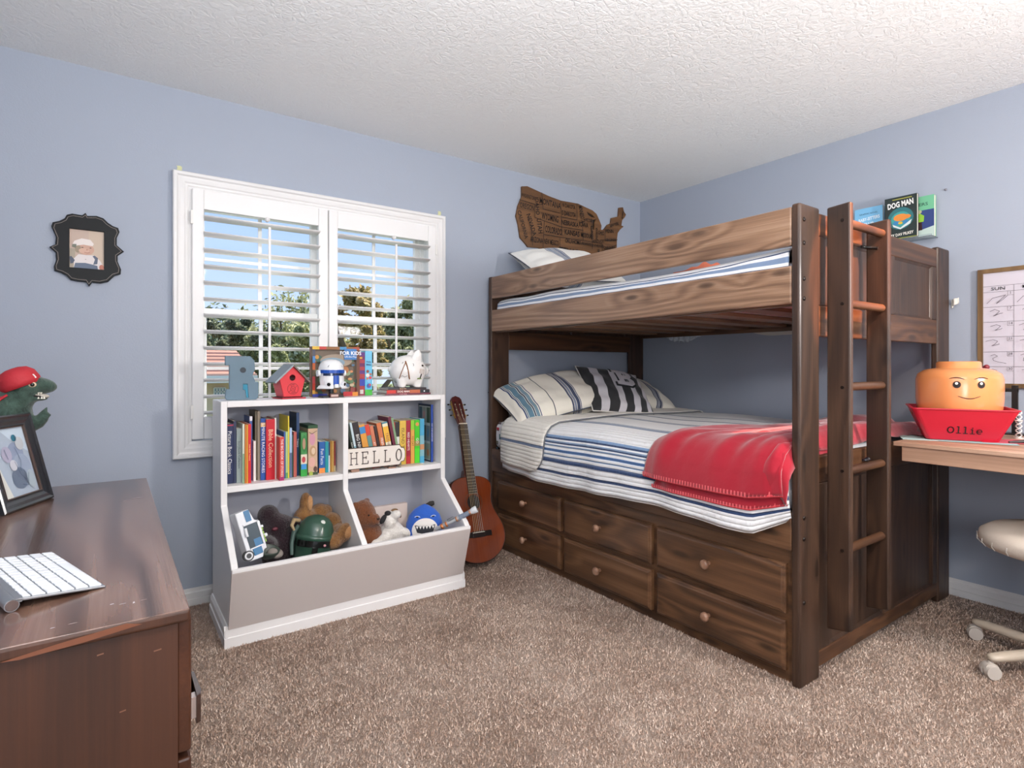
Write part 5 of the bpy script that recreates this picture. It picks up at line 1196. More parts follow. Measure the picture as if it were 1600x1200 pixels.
# ================================================================= guitar
r = thing('guitar', 'reddish brown classical guitar leaning on the wall beside the bunk bed', 'guitar', (1.705, 2.695, .036), axes((1, 0, -.045), (.045, .34, .94), 0))
M_gt = wood('guitar_top', '6a2c12', '8a3f1c', '9c5226', axis='Y', rough=.22, freq=3, knots=False, coat=.5, contrast=.4); M_gs = wood('guitar_side', '2c1209', '47200f', '5c2c16', axis='Y', rough=.25, knots=False, coat=.5)
M_neck = wood('guitar_neck', '3a1a10', '54281a', '6a3524', axis='Y', rough=.3, knots=False, coat=.3); M_fb = mat('2a1c16', .4); M_brass = mat('c9a860', .3, metal=.9)
ky = [0, .004, .02, .05, .10, .15, .20, .26, .30, .335, .37, .41, .44, .465, .48, .487]; kw = [0, .045, .095, .142, .176, .184, .176, .144, .122, .117, .122, .136, .134, .112, .075, 0]
def gw(y):
    # smooth outline
    i = max(0, min(len(ky)-2, int(np.searchsorted(ky, y)-1))); 
    def P(k): return kw[max(0, min(len(kw)-1, k))]
    t_ = (y-ky[i])/(ky[i+1]-ky[i]); t2 = t_*t_*(3-2*t_) if kw[i] and kw[i+1] and 0 else t_
    return P(i)+(P(i+1)-P(i))*t2
ys = sorted(set([.487*(1-math.cos(math.pi*i/44))/2 for i in range(45)])); W0 = [gw(y) for y in ys]
for _ in range(3): W0 = [W0[0]]+[(W0[i-1]+2*W0[i]+W0[i+1])/4 if 3 < i < len(W0)-4 else W0[i] for i in range(1, len(W0)-1)]+[W0[-1]]
gout = [(w, y) for w, y in zip(W0, ys)]+[(-w, y) for w, y in list(zip(W0, ys))[-2:0:-1]]
MB().prism(gout, 'z', -.092, -.003, sm=True).build('body', M_gs, r, local=True)
hole = [(.043*math.cos(R(a)), .335+.043*math.sin(R(a))) for a in range(0, 360, 12)]
v, f = shape([gout, hole], .003); MB().add([(a, b, c-.0015) for a, b, c in v], f).build('soundboard', M_gt, r, local=True)
MB().tube([(x, y, -.001) for x, y in gout]+[(gout[0][0], gout[0][1], -.001)], .0022, 6).build('binding', mat('3a1a10', .4), r, local=True)
MB().cyl((0, .335, -.0029), (0, .335, -.0026), .044, n=30).build('sound_hole', mat('120a08', .9), r, local=True)
m = MB()
for rr, w_ in ((.046, .0015), (.053, .0035), (.060, .0015)): m.lathe([(rr, .0002), (rr+w_, .0002)], Matrix.Translation((0, .335, 0)), 40)
m.build('rosette', mat('4a2f1c', .4), r, local=True)
MB().box(-.090, .090, .140, .170, 0, .006).box(-.04, .04, .138, .172, 0, .010).build('bridge', mat('1c1210', .35), r, local=True, bevel=.002)
MB().box(-.039, .039, .163, .1665, .010, .013).build('saddle', mat('e9e2d0', .4), r, local=True)
MB().box(-.028, .028, .385, .800, 0.001, .007).build('fretboard', M_fb, r, local=True)
m = MB(); m.prism([(-.029, .48), (.029, .48), (.025, .80), (-.025, .80)], 'z', -.022, .001); m.prism([(-.04, .470), (.04, .470), (.02, .53), (-.02, .53)], 'z', -.06, -.015); m.build('neck', M_neck, r, local=True, bevel=.006)
fr = None
for k in range(1, 19):
    y = .805-.65*(1-2**(-k/12))
    if fr is None: fr = MB().box(-.0275, .0275, -.0007, .0007, .007, .0082).build('fret', mat('cfc7b0', .3, metal=.8), r, local=True); fr.location = (0, y, 0)
    else: o = fr.copy(); col.objects.link(o); o.location = (0, y, 0)
MB().box(-.027, .027, .800, .806, 0, .010).build('nut', mat('efe8da', .4), r, local=True)
Hm = Matrix.Translation((0, .806, -.004)) @ Matrix.Rotation(R(-12), 4, 'X')
ho = [(-.026, 0), (.026, 0), (.033, .05), (.036, .165), (.026, .180), (.012, .185), (0, .190), (-.012, .185), (-.026, .180), (-.036, .165), (-.033, .05)]
sl = [[(s*.020, .045), (s*.011, .045), (s*.011, .150), (s*.020, .150)] for s in (-1, 1)]
v, f = shape([ho]+sl, .018, .001); MB().add([tuple(Hm @ Vector((a, b, c-.006))) for a, b, c in v], f).build('headstock', mat('4a1a18', .3, coat=.4), r, local=True)
for s in (-1, 1):
    MB().add(*[(lambda q: q)(x) for x in (lambda mb: (mb.v, mb.f))(MB().box(s*.036-.002, s*.036+.002, .040, .155, -.012, .000, M=Hm))]).build('tuner_plate', M_brass, r, local=True)
    for k in range(3):
        y = .060+.037*k; q0, q1 = Hm @ Vector((s*.036, y, -.008)), Hm @ Vector((s*.055, y, -.008)); q2 = Hm @ Vector((s*.058, y, -.008)); q3 = Hm @ Vector((s*.010, y, -.004)); q4 = Hm @ Vector((s*.021, y, -.004))
        t_ = MB().cyl(q0, q1, .003, n=8).build('tuner_shaft', M_brass, r, local=True); MB().ell(q2, (.007, .005, .008)).build('tuner_button', mat('17191b', .3), t_, local=True); MB().cyl(q3, q4, .003, n=8).build('string_roller', mat('e5dfc9', .4), r, local=True)
for k in range(6):
    x0, x1 = -.029+.0116*k, -.0215+.0086*k; q_ = Hm @ Vector((-.016 if k < 3 else .016, .06+.037*(k if k < 3 else 5-k), -.003))
    MB().tube([(x0, .165, .012), (x1, .803, .0115), q_], .0008 if k < 3 else .0006, 5).build('string', mat('c9b48c' if k < 3 else 'd9d4c8', .3, metal=.3), r, local=True)

# ================================================================= wall things
us = [(2.257,2.346),(2.302,2.356),(2.386,2.341),(2.487,2.322),(2.597,2.309),(2.762,2.314),(2.828,2.301),(2.904,2.288),(2.946,2.267),(2.973,2.226),(2.995,2.189),(2.99,2.157),(3.02,2.162),(3.056,2.204),(3.092,2.221),(3.1,2.262),(3.173,2.285),(3.181,2.353),(3.223,2.363),(3.235,2.329),(3.256,2.312),(3.244,2.29),(3.214,2.262),(3.206,2.22),(3.231,2.217),(3.19,2.185),(3.165,2.156),(3.157,2.102),(3.155,2.044),(3.12,2.0),(3.09,1.95),(3.10,1.90),(3.125,1.85),(3.12,1.80),(3.10,1.81),(3.075,1.87),(3.03,1.90),(2.97,1.89),(2.92,1.88),(2.86,1.87),(2.80,1.87),(2.76,1.84),(2.72,1.79),(2.69,1.80),(2.67,1.86),(2.64,1.90),(2.60,1.89),(2.57,1.93),(2.52,1.945),(2.453,1.94),(2.40,1.95),(2.367,1.948),(2.308,1.946),(2.289,1.965),(2.245,2.0),(2.229,2.084),(2.21,2.142),(2.226,2.21),(2.257,2.277)]
r = thing('wooden_map', 'brown wooden cutout map lettered with state names above the bunk headboard', 'wall map', (2.7, WY, 1.79))
M_map = wood('map_wood', '5a3c22', '74502f', '8a6540', axis='X', rough=.55, knots=False, contrast=.5)
# great lakes cut as notches on the top edge
lake = [(2.845, 2.268), (2.875, 2.262), (2.905, 2.252), (2.925, 2.238), (2.900, 2.236), (2.880, 2.240), (2.858, 2.250)]
lake2 = [(2.905, 2.215), (2.925, 2.225), (2.938, 2.228), (2.925, 2.205), (2.922, 2.170), (2.918, 2.145), (2.905, 2.150), (2.903, 2.190)]
v, f = shape([us, lake, lake2], .014, .001); MB().add([(a, WY-.009-c, b) for a, b, c in v], f).build('board', M_map, r)
v, f = shape([[(p[0], p[1]) for p in lake]], .004); w_ = MB().add([(a, WY-.004-c, b) for a, b, c in v], f); v, f = shape([lake2], .004); w_.add([(a, WY-.004-c, b) for a, b, c in v], f); w_.build('lake_inlay', mat('1d1712', .8), r)
p = Print((0, WY-.0166, 0), (1, 0, 0), (0, 0, 1)); ink = '170d07'
for tx, x, z, s_, w_, rot in (('WASHINGTON', 2.31, 2.285, .035, .11, -4), ('OREGON', 2.30, 2.215, .045, .12, -3), ('CALIFORNIA', 2.262, 2.09, .04, .19, -70), ('NEVADA', 2.335, 2.10, .045, .15, -68), ('IDAHO', 2.385, 2.235, .04, .12, -85), ('MONTANA', 2.50, 2.270, .055, .19, -3), ('WYOMING', 2.50, 2.170, .06, .15, -2), ('UTAH', 2.405, 2.10, .05, .10, -80), ('ARIZONA', 2.38, 2.0, .05, .11, 0), ('COLORADO', 2.53, 2.085, .06, .15, -2), ('NEW MEXICO', 2.51, 2.0, .05, .13, 0), ('N DAKOTA', 2.67, 2.278, .04, .12, 0), ('S DAKOTA', 2.67, 2.222, .045, .13, 0), ('NEBRASKA', 2.68, 2.155, .045, .16, 0), ('KANSAS', 2.70, 2.09, .05, .14, 0), ('OKLAHOMA', 2.71, 2.03, .04, .15, 0), ('TEXAS', 2.67, 1.95, .07, .18, 0), ('MINNESOTA', 2.79, 2.24, .05, .12, -75), ('IOWA', 2.81, 2.165, .045, .09, 0), ('MISSOURI', 2.84, 2.09, .045, .11, 0), ('WISCONSIN', 2.865, 2.205, .03, .08, 0), ('ILLINOIS', 2.892, 2.12, .028, .10, -85), ('INDIANA', 2.94, 2.12, .026, .09, 90), ('OHIO', 2.985, 2.13, .04, .06, 0), ('KENTUCKY', 2.96, 2.065, .03, .12, 8), ('TENNESSEE', 2.94, 2.03, .026, .14, 3), ('ARKANSAS', 2.83, 2.03, .03, .09, 0), ('ALABAMA', 2.96, 1.97, .03, .08, 90), ('GEORGIA', 3.04, 1.96, .03, .08, -80), ('VIRGINIA', 3.08, 2.09, .03, .12, 8), ('CAROLINA', 3.07, 2.03, .03, .13, 5), ('PENN', 3.07, 2.155, .035, .08, 6), ('NEW YORK', 3.12, 2.21, .03, .10, 20), ('MAINE', 3.21, 2.30, .02, .06, 80)):
    p.text(tx, x, z, s_*1.08, ink, rot=rot, width=w_, bold=.015)
for ln in ([(2.23, 2.25), (2.37, 2.24), (2.43, 2.25)], [(2.42, 2.33), (2.43, 2.22), (2.58, 2.215)], [(2.36, 2.24), (2.36, 2.15), (2.44, 2.14), (2.60, 2.12)], [(2.59, 2.30), (2.60, 2.06)], [(2.30, 2.15), (2.33, 2.06), (2.34, 1.96)], [(2.44, 2.14), (2.43, 1.95)], [(2.44, 2.045), (2.80, 2.05), (2.99, 2.05)], [(2.74, 2.31), (2.74, 2.19), (2.60, 2.19)], [(2.60, 2.12), (2.80, 2.125)], [(2.79, 2.19), (2.80, 2.05)], [(2.58, 2.04), (2.58, 1.93)], [(2.88, 2.22), (2.89, 2.0)], [(3.02, 2.16), (3.02, 2.08), (3.15, 2.10)], [(2.99, 2.05), (2.99, 1.93)], [(3.0, 2.0), (3.14, 2.06)]): p.line(ln, .0035, ink)
p.build('carved_lettering', r)['kind'] = 'stuff'
# oval-ish scalloped portrait frame
fo = [(-0.085,1.8),(-0.079,1.788),(-0.046,1.793),(-0.022,1.786),(-0.006,1.769),(0.012,1.757),(0.031,1.751),(0.036,1.735),(0.026,1.708),(0.026,1.674),(0.052,1.649),(0.029,1.628),(0.029,1.602),(0.042,1.567),(0.04,1.547),(0.018,1.538),(-0.006,1.509),(-0.033,1.5),(-0.062,1.501),(-0.073,1.483),(-0.082,1.501),(-0.114,1.502),(-0.136,1.506),(-0.150,1.523),(-0.169,1.534),(-0.19,1.540),(-0.192,1.556),(-0.184,1.585),(-0.186,1.617),(-0.207,1.638),(-0.187,1.651),(-0.185,1.683),(-0.2,1.725),(-0.196,1.743),(-0.174,1.752),(-0.156,1.766),(-0.149,1.782),(-0.131,1.790),(-0.096,1.788)]
r = thing('portrait_frame', 'black scalloped wall frame holding a photo of a baby in a flat cap', 'picture frame', (-.08, WY, 1.48))
wn = [(-.140, 1.560), (-.020, 1.560), (-.020, 1.726), (-.140, 1.726)]
v, f = shape([fo, wn], .016, .002); MB().add([(a, WY-.009-c, b) for a, b, c in v], f).build('frame_board', mat('0e1114', .5, spec=.25), r)
cx, cz = -.08, 1.643; ins = [(cx+(a-cx)*.93, cz+(b-cz)*.94) for a, b in fo]
p = Print((0, WY-.0172, 0), (1, 0, 0), (0, 0, 1)); p.line(ins+[ins[0]], .0016, '8a7f78'); p.build('rub_line', r)
p = Print((-.140, WY-.006, 1.560), (1, 0, 0), (0, 0, 1)); w, h = .12, .166
p.rect(0, 0, w, h, 'c2ab9c').rect(w*.55, 0, w, h, 'c8b4a0').rect(0, 0, w*.16, h*.5, 'a89c8a')
p.poly([(w*.12, 0), (w*.12, h*.24), (w*.25, h*.36), (w*.7, h*.36), (w*.88, h*.24), (w*.97, h*.1), (w*.9, 0)], 'ded6d4')      # white shirt
p.poly([(w*.12, 0), (w*.16, h*.13), (w*.45, h*.15), (w*.8, h*.10), (w*.82, 0)], '5d6a80').poly([(w*.68, h*.12), (w*.80, h*.14), (w*.82, h*.30), (w*.72, h*.36), (w*.66, h*.34), (w*.73, h*.26)], '566074').poly([(w*.02, h*.10), (w*.10, h*.12), (w*.15, h*.20), (w*.05, h*.30), (0, h*.28)], '4a5468')
p.disc(w*.47, h*.5, w*.24, h*.145, 'c9a08c').disc(w*.24, h*.5, w*.09, h*.10, '9a8a74').disc(w*.41, h*.46, w*.15, h*.07, 'd3ab96')
p.poly([(w*.08, h*.60), (w*.14, h*.70), (w*.35, h*.78), (w*.6, h*.76), (w*.70, h*.66), (w*.66, h*.60), (w*.4, h*.62), (w*.2, h*.58)], 'e6dcd6').poly([(w*.07, h*.54), (w*.08, h*.61), (w*.2, h*.62), (w*.18, h*.52)], '6f7466')
p.disc(w*.37, h*.545, w*.030, h*.010, '3a2c26').disc(w*.60, h*.545, w*.030, h*.010, '3a2c26').disc(w*.50, h*.49, w*.025, h*.014, 'b07a68').line([(w*.42, h*.425), (w*.50, h*.412), (w*.58, h*.425)], .0016, 'a05a50').disc(w*.46, h*.24, w*.02, h*.012, 'a8a2a4').disc(w*.93, h*.06, w*.07, h*.07, 'b8705c'); p.build('photo_print', r)
# calendar whiteboard on the right wall
r = thing('calendar_board', 'white dry erase calendar in thin brown wooden frame on right wall', 'calendar', (WX, .6, 1.036))
Mw = Matrix(((0, 1, 0, 0), (0, 0, 0, 0), (0, 0, 1, 0), (0, 0, 0, 1)))
Mr = Matrix(((0, -1, 0, WX), (1, 0, 0, 0), (0, 0, 1, 0), (0, 0, 0, 1)))   # local x -> world y, local -y -> towards the room
Mr = Matrix(((0, 1, 0, WX), (1, 0, 0, 0), (0, 0, 1, 0), (0, 0, 0, 1)))
m = MB(); ring(m, .12, .935, 1.036, 1.600, [(0, 0), (0, -.018), (.020, -.018), (.020, -.006)], Mr); m.build('board_frame', wood('frame_wood', '4f3a22', '6d5232', '846844', axis='Z', rough=.5, knots=False), r)
MB().box(WX-.009, WX-.001, .138, .917, 1.054, 1.582).build('board_panel', mat('cdc8d2', .3, coat=.1), r)
# print plane: x runs towards -Y (to the right as seen), z up, facing -X
p = Print((WX-.0094, .915, 0), (0, -1, 0), (0, 0, 1)); gr = '2c272e'
cw = .1135; rows = [1.517, 1.489, 1.418, 1.347, 1.276, 1.205, 1.135, 1.063]
for z in rows[:-1]: p.line([(0, z), (.775, z)], .0012, gr)
for k in range(1, 7): p.line([(cw*k, rows[0]), (cw*k, rows[-1]-.008)], .0012, gr)
for k, d in enumerate(('SUN', 'MON', 'TUE', 'WED', 'THU', 'FRI', 'SAT')): p.text(d, cw*(k+.5), 1.503, .021, '100e14', bold=.004, width=.052)
rs = random.Random(5); nums = ['1', '7', '14', '21', '28', '30']
for k in range(5):
    for i in range(6):
        x0, z0 = cw*k, rows[i+1]; p.line([(x0+cw-.022, z0), (x0+cw-.022, z0-.020), (x0+cw, z0-.020)], .0009, gr)
        n_ = nums[i] if k == 0 else str(min(31, int(nums[i])+k)); p.text(n_, x0+cw-.011, z0-.010, .016, '3a3440')
        a = .030+rs.uniform(-.004, .006); b_ = z0-.028
        if i == 0: sq = [(.014, -.055), (.035, -.030), (.060, -.022), (.085, -.020), (.050, -.058), (.075, -.040), (.092, -.022)]
        elif i < 4: sq = [(a-.006*i+.004, -.020), (a+.014, -.014), (a+.030, -.020), (a+.016, -.036), (a+.008, -.042), (a+.034, -.034), (a+.05-.006*i, -.030)]
        else: sq = [(a-.004, -.016), (a+.010, -.012), (a+.022, -.018), (a+.006, -.030), (a+.006, -.040), (a+.025, -.050), (a+.052, -.054)]
        p.line([(x0+q[0]+rs.uniform(-.002, .002), z0+q[1]+rs.uniform(-.002, .002)) for q in sq], .0016, '3f3644')
p.build('calendar_print', r)
o = MB().lathe([(0, .010), (.005, .010), (.006, .006), (.003, .004), (.003, 0)], Matrix.Translation((WX, 1.066, 2.024)) @ Matrix.Rotation(R(-90), 4, 'Y'), 12).build('wall_nail', mat('8a8a92', .4, metal=.6), None); tag(o, 'small grey nail in right wall above the hanging comic books', 'nail')
# three books on clear wall ledges
M_acr = mat('e6ecf2', .08, trans=.9)
def wbook(y0, y1, z0, z1, x, th, c, lab, draw, tilt=0):
    r = thing('book', lab, 'book', (x, (y0+y1)/2, z0)); MB().box(x, x+.0015, y0, y1, z0, z1).box(x+th-.0015, x+th, y0, y1, z0, z1).box(x+.0015, x+th-.0015, y1-.0015, y1, z0, z1).build('cover', mat(c, .35), r)
    MB().box(x+.0015, x+th-.0015, y0+.002, y1-.0015, z0+.002, z1-.002).build('pages', M_page, r)
    p = Print((x-.0003, y1, z0), (0, -1, 0), (0, 0, 1)); draw(p, y1-y0, z1-z0); p.build('cover_print', r)
def d1(p, w, h): p.rect(0, 0, w, h, '7cbbe2').text('BABY-SITTERS', w*.52, h*.70, .024, 'eef4f8', bold=.02, width=w*.75, rot=4).text('CLUB', w*.5, h*.56, .022, 'eef4f8', bold=.02).text('GRAPHIC NOVEL', w*.5, h*.84, .012, '2c4a6a').disc(w*.5, h*.3, .03, c='2a2c38')
def d2(p, w, h):
    p.rect(0, 0, w, h, '24302f'); p.disc(w*.5, h*.48, w*.40, h*.26, '2f6f74').disc(w*.5, h*.46, w*.30, h*.18, '3f9a96').disc(w*.5, h*.50, w*.22, h*.085, 'df8a3a').disc(w*.68, h*.50, w*.14, h*.05, 'df8a3a').disc(w*.36, h*.38, w*.09, h*.05, '3a7fb0').disc(w*.66, h*.38, w*.09, h*.05, '3a7fb0').disc(w*.5, h*.37, w*.07, h*.03, 'd9b23c')
    p.poly([(w*.25, h*.36), (w*.5, h*.26), (w*.85, h*.42), (w*.8, h*.32), (w*.5, h*.22), (w*.28, h*.30)], 'd7dedc')
    p.rect(w*.25, h*.93, w*.85, h*.95, 'a8a84a').text('DOG MAN', w*.5, h*.81, .040, 'f2f2ee', bold=.035, width=w*.80, rot=4).text('BY DAV PILKEY', w*.55, h*.10, .020, 'f0ece0', bold=.02, width=w*.7, rot=3).rect(0, 0, w, h*.02, '9aa03a')
def d3(p, w, h): p.rect(0, 0, w, h, '2c3f78').rect(0, h*.66, w, h, '6fb890').text('SITTERS', w*.45, h*.80, .022, '2f5f50', bold=.02, width=w*.7).poly([(0, 0), (w, 0), (w, h*.25), (w*.4, h*.16), (0, h*.10)], 'b9ccc4').poly([(w*.40, h*.18), (w*.62, h*.18), (w*.60, h*.38), (w*.42, h*.38)], '3a1f24').poly([(w*.38, h*.38), (w*.66, h*.38), (w*.68, h*.52), (w*.52, h*.60), (w*.36, h*.52)], '8fc23a').disc(w*.52, h*.63, w*.08, h*.045, 'b8b890')
wbook(1.335, 1.475, 1.80, 2.005, 3.385, .02, '6fb0d8', 'light blue comic book, leftmost on the clear wall ledges', d1)
wbook(1.165, 1.312, 1.800, 2.020, 3.352, .02, '24302f', 'dark comic book with white title, in front middle of the clear wall ledge', d2)
wbook(1.103, 1.235, 1.795, 2.005, 3.388, .024, '6fb890', 'green and navy comic book, rightmost on the clear wall ledges', d3)
r = thing('clear_ledge', 'clear plastic wall ledge carrying the comic books above the bunk end', 'shelf', (WX-.002, 1.28, 1.78))
MB().box(3.345, WX-.001, 1.10, 1.49, 1.789, 1.7925).build('ledge_base', M_acr, r); MB().box(3.343, 3.346, 1.10, 1.49, 1.789, 1.800).build('ledge_lip', M_acr, r)
# ================================================================= dresser, keyboard, photo, dinosaur
DZ = .757; DX0, DX1, DY0, DY1 = -.40, .103, 1.012, 2.292
M_dr = wood('dresser_side', '301a0e', '462716', '573422', axis='Z', rough=.5, freq=4, knots=False, contrast=.6); M_dt = wood('dresser_top', '36241d', '63483c', '84695c', axis='Y', rough=.24, freq=9, knots=False, coat=.4, contrast=1.0)
M_df = wood('dresser_drawer', '2f180e', '492919', '5e3725', axis='Y', rough=.35, freq=4, knots=False, contrast=.5)
dr = thing('dresser', 'dark walnut dresser with glossy scuffed top, bottom left of the photo', 'dresser', (DX0, DY0, 0))
MB().box(DX0, DX1, DY0, DY1, DZ-.0205, DZ-.0006).build('dresser_top', M_dr, dr, bevel=.005, seg=3)
MB().box(DX0+.001, DX1-.001, DY0+.0015, DY1-.001, DZ-.003, DZ).build('top_veneer', M_dt, dr, bevel=.002, seg=2)
MB().box(DX0+.01, DX1-.016, DY0+.012, DY0+.032, .0, DZ-.020).box(DX0+.01, DX1-.016, DY1-.03, DY1-.012, 0, DZ-.02).box(DX0+.01, DX0+.02, DY0+.03, DY1-.03, .05, DZ-.02).box(DX0+.02, DX1-.04, DY0+.03, DY1-.03, .05, .07).build('carcass', M_dr, dr)
MB().box(DX1-.040, DX1-.020, DY0+.032, DY1-.03, .04, DZ-.02).build('face_frame', mat('1a100b', .7), dr)
for k in range(3):
    for j in range(2):
        y0 = DY0+.016+j*.63; z0 = .07+k*.228
        d = MB().box(DX1-.018, DX1+.003, y0, y0+.615, z0, z0+.218).build('drawer', M_df, dr, bevel=.004)
        hz = z0+.052
        for ys_ in (y0+.012, y0+.50):
            h_ = MB().box(DX1+.002, DX1+.012, ys_+.004, ys_+.022, hz-.012, hz+.022).build('pull_mount', mat('c9bcb8', .2, metal=.7), d)
            MB().prism([(DX1+.011, ys_), (DX1+.018, ys_+.004), (DX1+.020, ys_+.02), (DX1+.017, ys_+.085), (DX1+.004, ys_+.10), (DX1+.002, ys_+.10), (DX1+.011, ys_+.08)], 'z', hz-.020, hz+.026).build('pull', mat('2f1d18', .15, coat=.8), d, bevel=.003)
# pale wear marks of the dresser
p = Print((DX0, DY0-.0003, DZ-.020), (1, 0, 0), (0, 0, 1), .0001); p.poly([(.28, .002), (.34, .010), (.42, .018), (.44, .012), (.37, .004), (.30, .0)], mat('6e4029', .5)); p.build('edge_wear', dr)
p = Print((DX0, DY0+.0115, 0), (1, 0, 0), (0, 0, 1), .0001)
for x, z, w_ in ((.385, .712, .008), (.455, .698, .010), (.412, .62, .008)): p.poly([(x, z), (x+w_, z+.001), (x+w_, z+.003), (x, z+.002)], mat('7a5644', .5))
p.build('scratch', dr)['kind'] = 'stuff'
p = Print((0, 0, DZ), (1, 0, 0), (0, 1, 0), .0001)
for x, y, w_, h_ in ((.0, 1.10, .006, .003), (.012, 1.092, .010, .002), (.030, 1.085, .003, .008), (-.05, 1.05, .012, .002), (-.07, 1.048, .006, .003), (.04, 1.09, .010, .0015), (.05, 1.95, .03, .004), (.03, 1.93, .02, .003)): p.poly([(x, y), (x+w_, y+.001), (x+w_*.8, y+h_), (x+w_*.2, y+h_*.8)], mat('b3a8a8', .4))
p.build('scratch', dr)['kind'] = 'stuff'

# keyboard: local x along the keys' long side (away from camera), y towards the wall
kbx = Vector((-.300, .954, 0)); kby = Vector((-.954, -.300, 0))
r = thing('keyboard', 'slim aluminium keyboard with white keys lying on the dresser', 'keyboard', (-.006, 1.190, DZ+.0004), axes(kbx, kby, 0))
KL, KW = .286, .130; sl_ = .060
def kz(y): return .0035+y*.115
M_alu = mat('a9adb2', .35, metal=.85); M_key = mat('d9dde2', .4)
m = MB(); c_ = .008
m.prism([(0, .0), (KW-.012, kz(KW)-.004), (KW-.012, kz(KW)), (0, .0035)], 'x', 0, KL); m.build('plate', M_alu, r, local=True, bevel=.001)
m = MB(); m.cyl((0, KW-.008, .0095), (KL, KW-.008, .0095), .0095, n=24); m.prism([(KW-.020, kz(KW-.02)-.004), (KW-.006, .013), (KW-.008, .0188), (KW-.022, kz(KW-.022)+.0006)], 'x', 0, KL); m.build('battery_tube', M_alu, r, local=True)
MB().cyl((-.0004, KW-.008, .0095), (0, KW-.008, .0095), .0082, n=24).build('end_cap', mat('9c8f8c', .2, metal=.9), r, local=True)
# rows from the front edge (y small) to the tube: sizes along x; the photo's near end is the right hand end of the keyboard
rowsK = [[1, 1, 1, 1.25, 4.9, 1.25, 1, 1, 1, .9], [2.35, 1, 1, 1, 1, 1, 1, 1, 1, 1, 1, 2.35], [1.85, 1, 1, 1, 1, 1, 1, 1, 1, 1, 1, 1, 1.85], [1.5, 1, 1, 1, 1, 1, 1, 1, 1, 1, 1, 1, 1, 1.0], [1.5, 1, 1, 1, 1, 1, 1, 1, 1, 1, 1, 1, 1, 1.0], [1.04]*14]
yk = .004
def frame_pt(y): return kz(y)
for i, rw in enumerate(rowsK):
    hgt = .0165 if i < 5 else .0095; tot = sum(rw); x = .0045; u = (KL-.009)/tot
    for w_ in rw:
        x0, x1 = x+.0015, x+w_*u-.0015; x += w_*u
        V = []
        for zz, ins in ((0, 0), (.0022, 0), (.0030, .0007)):
            for a, b in ((x0+ins, yk+ins), (x1-ins, yk+ins), (x1-ins, yk+hgt-ins), (x0+ins, yk+hgt-ins)): V.append((a, b, kz(b)+zz))
        MB().add(V, [(0, 1, 5, 4), (1, 2, 6, 5), (2, 3, 7, 6), (3, 0, 4, 7), (4, 5, 9, 8), (5, 6, 10, 9), (6, 7, 11, 10), (7, 4, 8, 11), (8, 9, 10, 11)]).build('key', M_key, r, local=True)
    yk += hgt+.0024

# standing photo frame
A = Vector((-.219, 1.91, DZ)); e1 = Vector((.417, .909, 0)).normalized(); nrm = Vector((.909, -.417, 0)).normalized()
th = R(14); up_ = Vector((0, 0, 1))*math.cos(th)-nrm*math.sin(th)
r = thing('photo_frame', 'black picture frame with a pale blue sketch behind glass, standing on dresser', 'picture frame', tuple(A+Vector((0, 0, .001))), axes(e1, up_, 0))
# local x along width, y up the frame, z towards viewer
FW, FH = .204, .252
Mf = Matrix(((1, 0, 0, 0), (0, 0, 1, 0), (0, -1, 0, 0), (0, 0, 0, 1)))
m = MB(); ring(m, 0, FW, 0, FH, [(0, .016), (0, -.004), (.004, -.007), (.010, -.004), (.018, -.002), (.026, .001), (.030, .001), (.033, .006)], Mf); m.build('moulding', mat('23262b', .22, coat=.5), r, local=True)
m = MB(); ring(m, .0315, FW-.0315, .0315, FH-.0315, [(0, .003), (0, .000), (.003, .0015), (.003, .006)], Mf); m.build('inner_bead', mat('4a3a34', .3), r, local=True)
MB().box(.002, FW-.002, .002, FH-.002, -.020, -.014).build('back_board', mat('2a2624', .8), r, local=True)
bk = MB(); bk.prism([(.11, -.016), (.008, -.085), (.0, -.085), (.085, -.016)], 'x', FW/2-.02, FW/2+.02); bk.build('easel_leg', mat('2a2624', .8), r, local=True)
p = Print((.033, .033, -.0075), (1, 0, 0), (0, 1, 0)); w, h = FW-.066, FH-.066
p.rect(0, 0, w, h, 'aab4c0').poly([(w*.0, h*.0), (w*.25, h*0), (w*.1, h*.4), (0, h*.7)], 'd8d6cc').poly([(w*.3, h), (w, h), (w, h*.6), (w*.6, h*.8)], 'c4d0da')
for cx_, cy_, rx, ry, c in ((.62, .62, .22, .16, '8d97ac'), (.70, .40, .25, .2, '98a2b4'), (.55, .25, .22, .16, '7c889c'), (.35, .62, .14, .12, 'a8a4b8'), (.78, .75, .12, .10, 'b9bcc0'), (.85, .20, .12, .14, 'a4b0b8'), (.66, .84, .07, .05, '2f6f86'), (.45, .45, .10, .08, 'c0c2cc')): p.disc(w*cx_, h*cy_, w*rx, h*ry, c)
for ln in ([(.5, .5), (.58, .3), (.7, .2)], [(.6, .7), (.68, .5), (.6, .35)], [(.55, .15), (.7, .12), (.8, .3)], [(.3, .7), (.34, .55)]): p.line([(w*a, h*b) for a, b in ln], .0016, '5a6a80')
p.build('photo_print', r, local=True)
g = MB().box(.033, FW-.033, .033, FH-.033, -.0060, -.0050).build('glass', M_glass_frame if 'M_glass_frame' in globals() else M_glass, r, local=True)

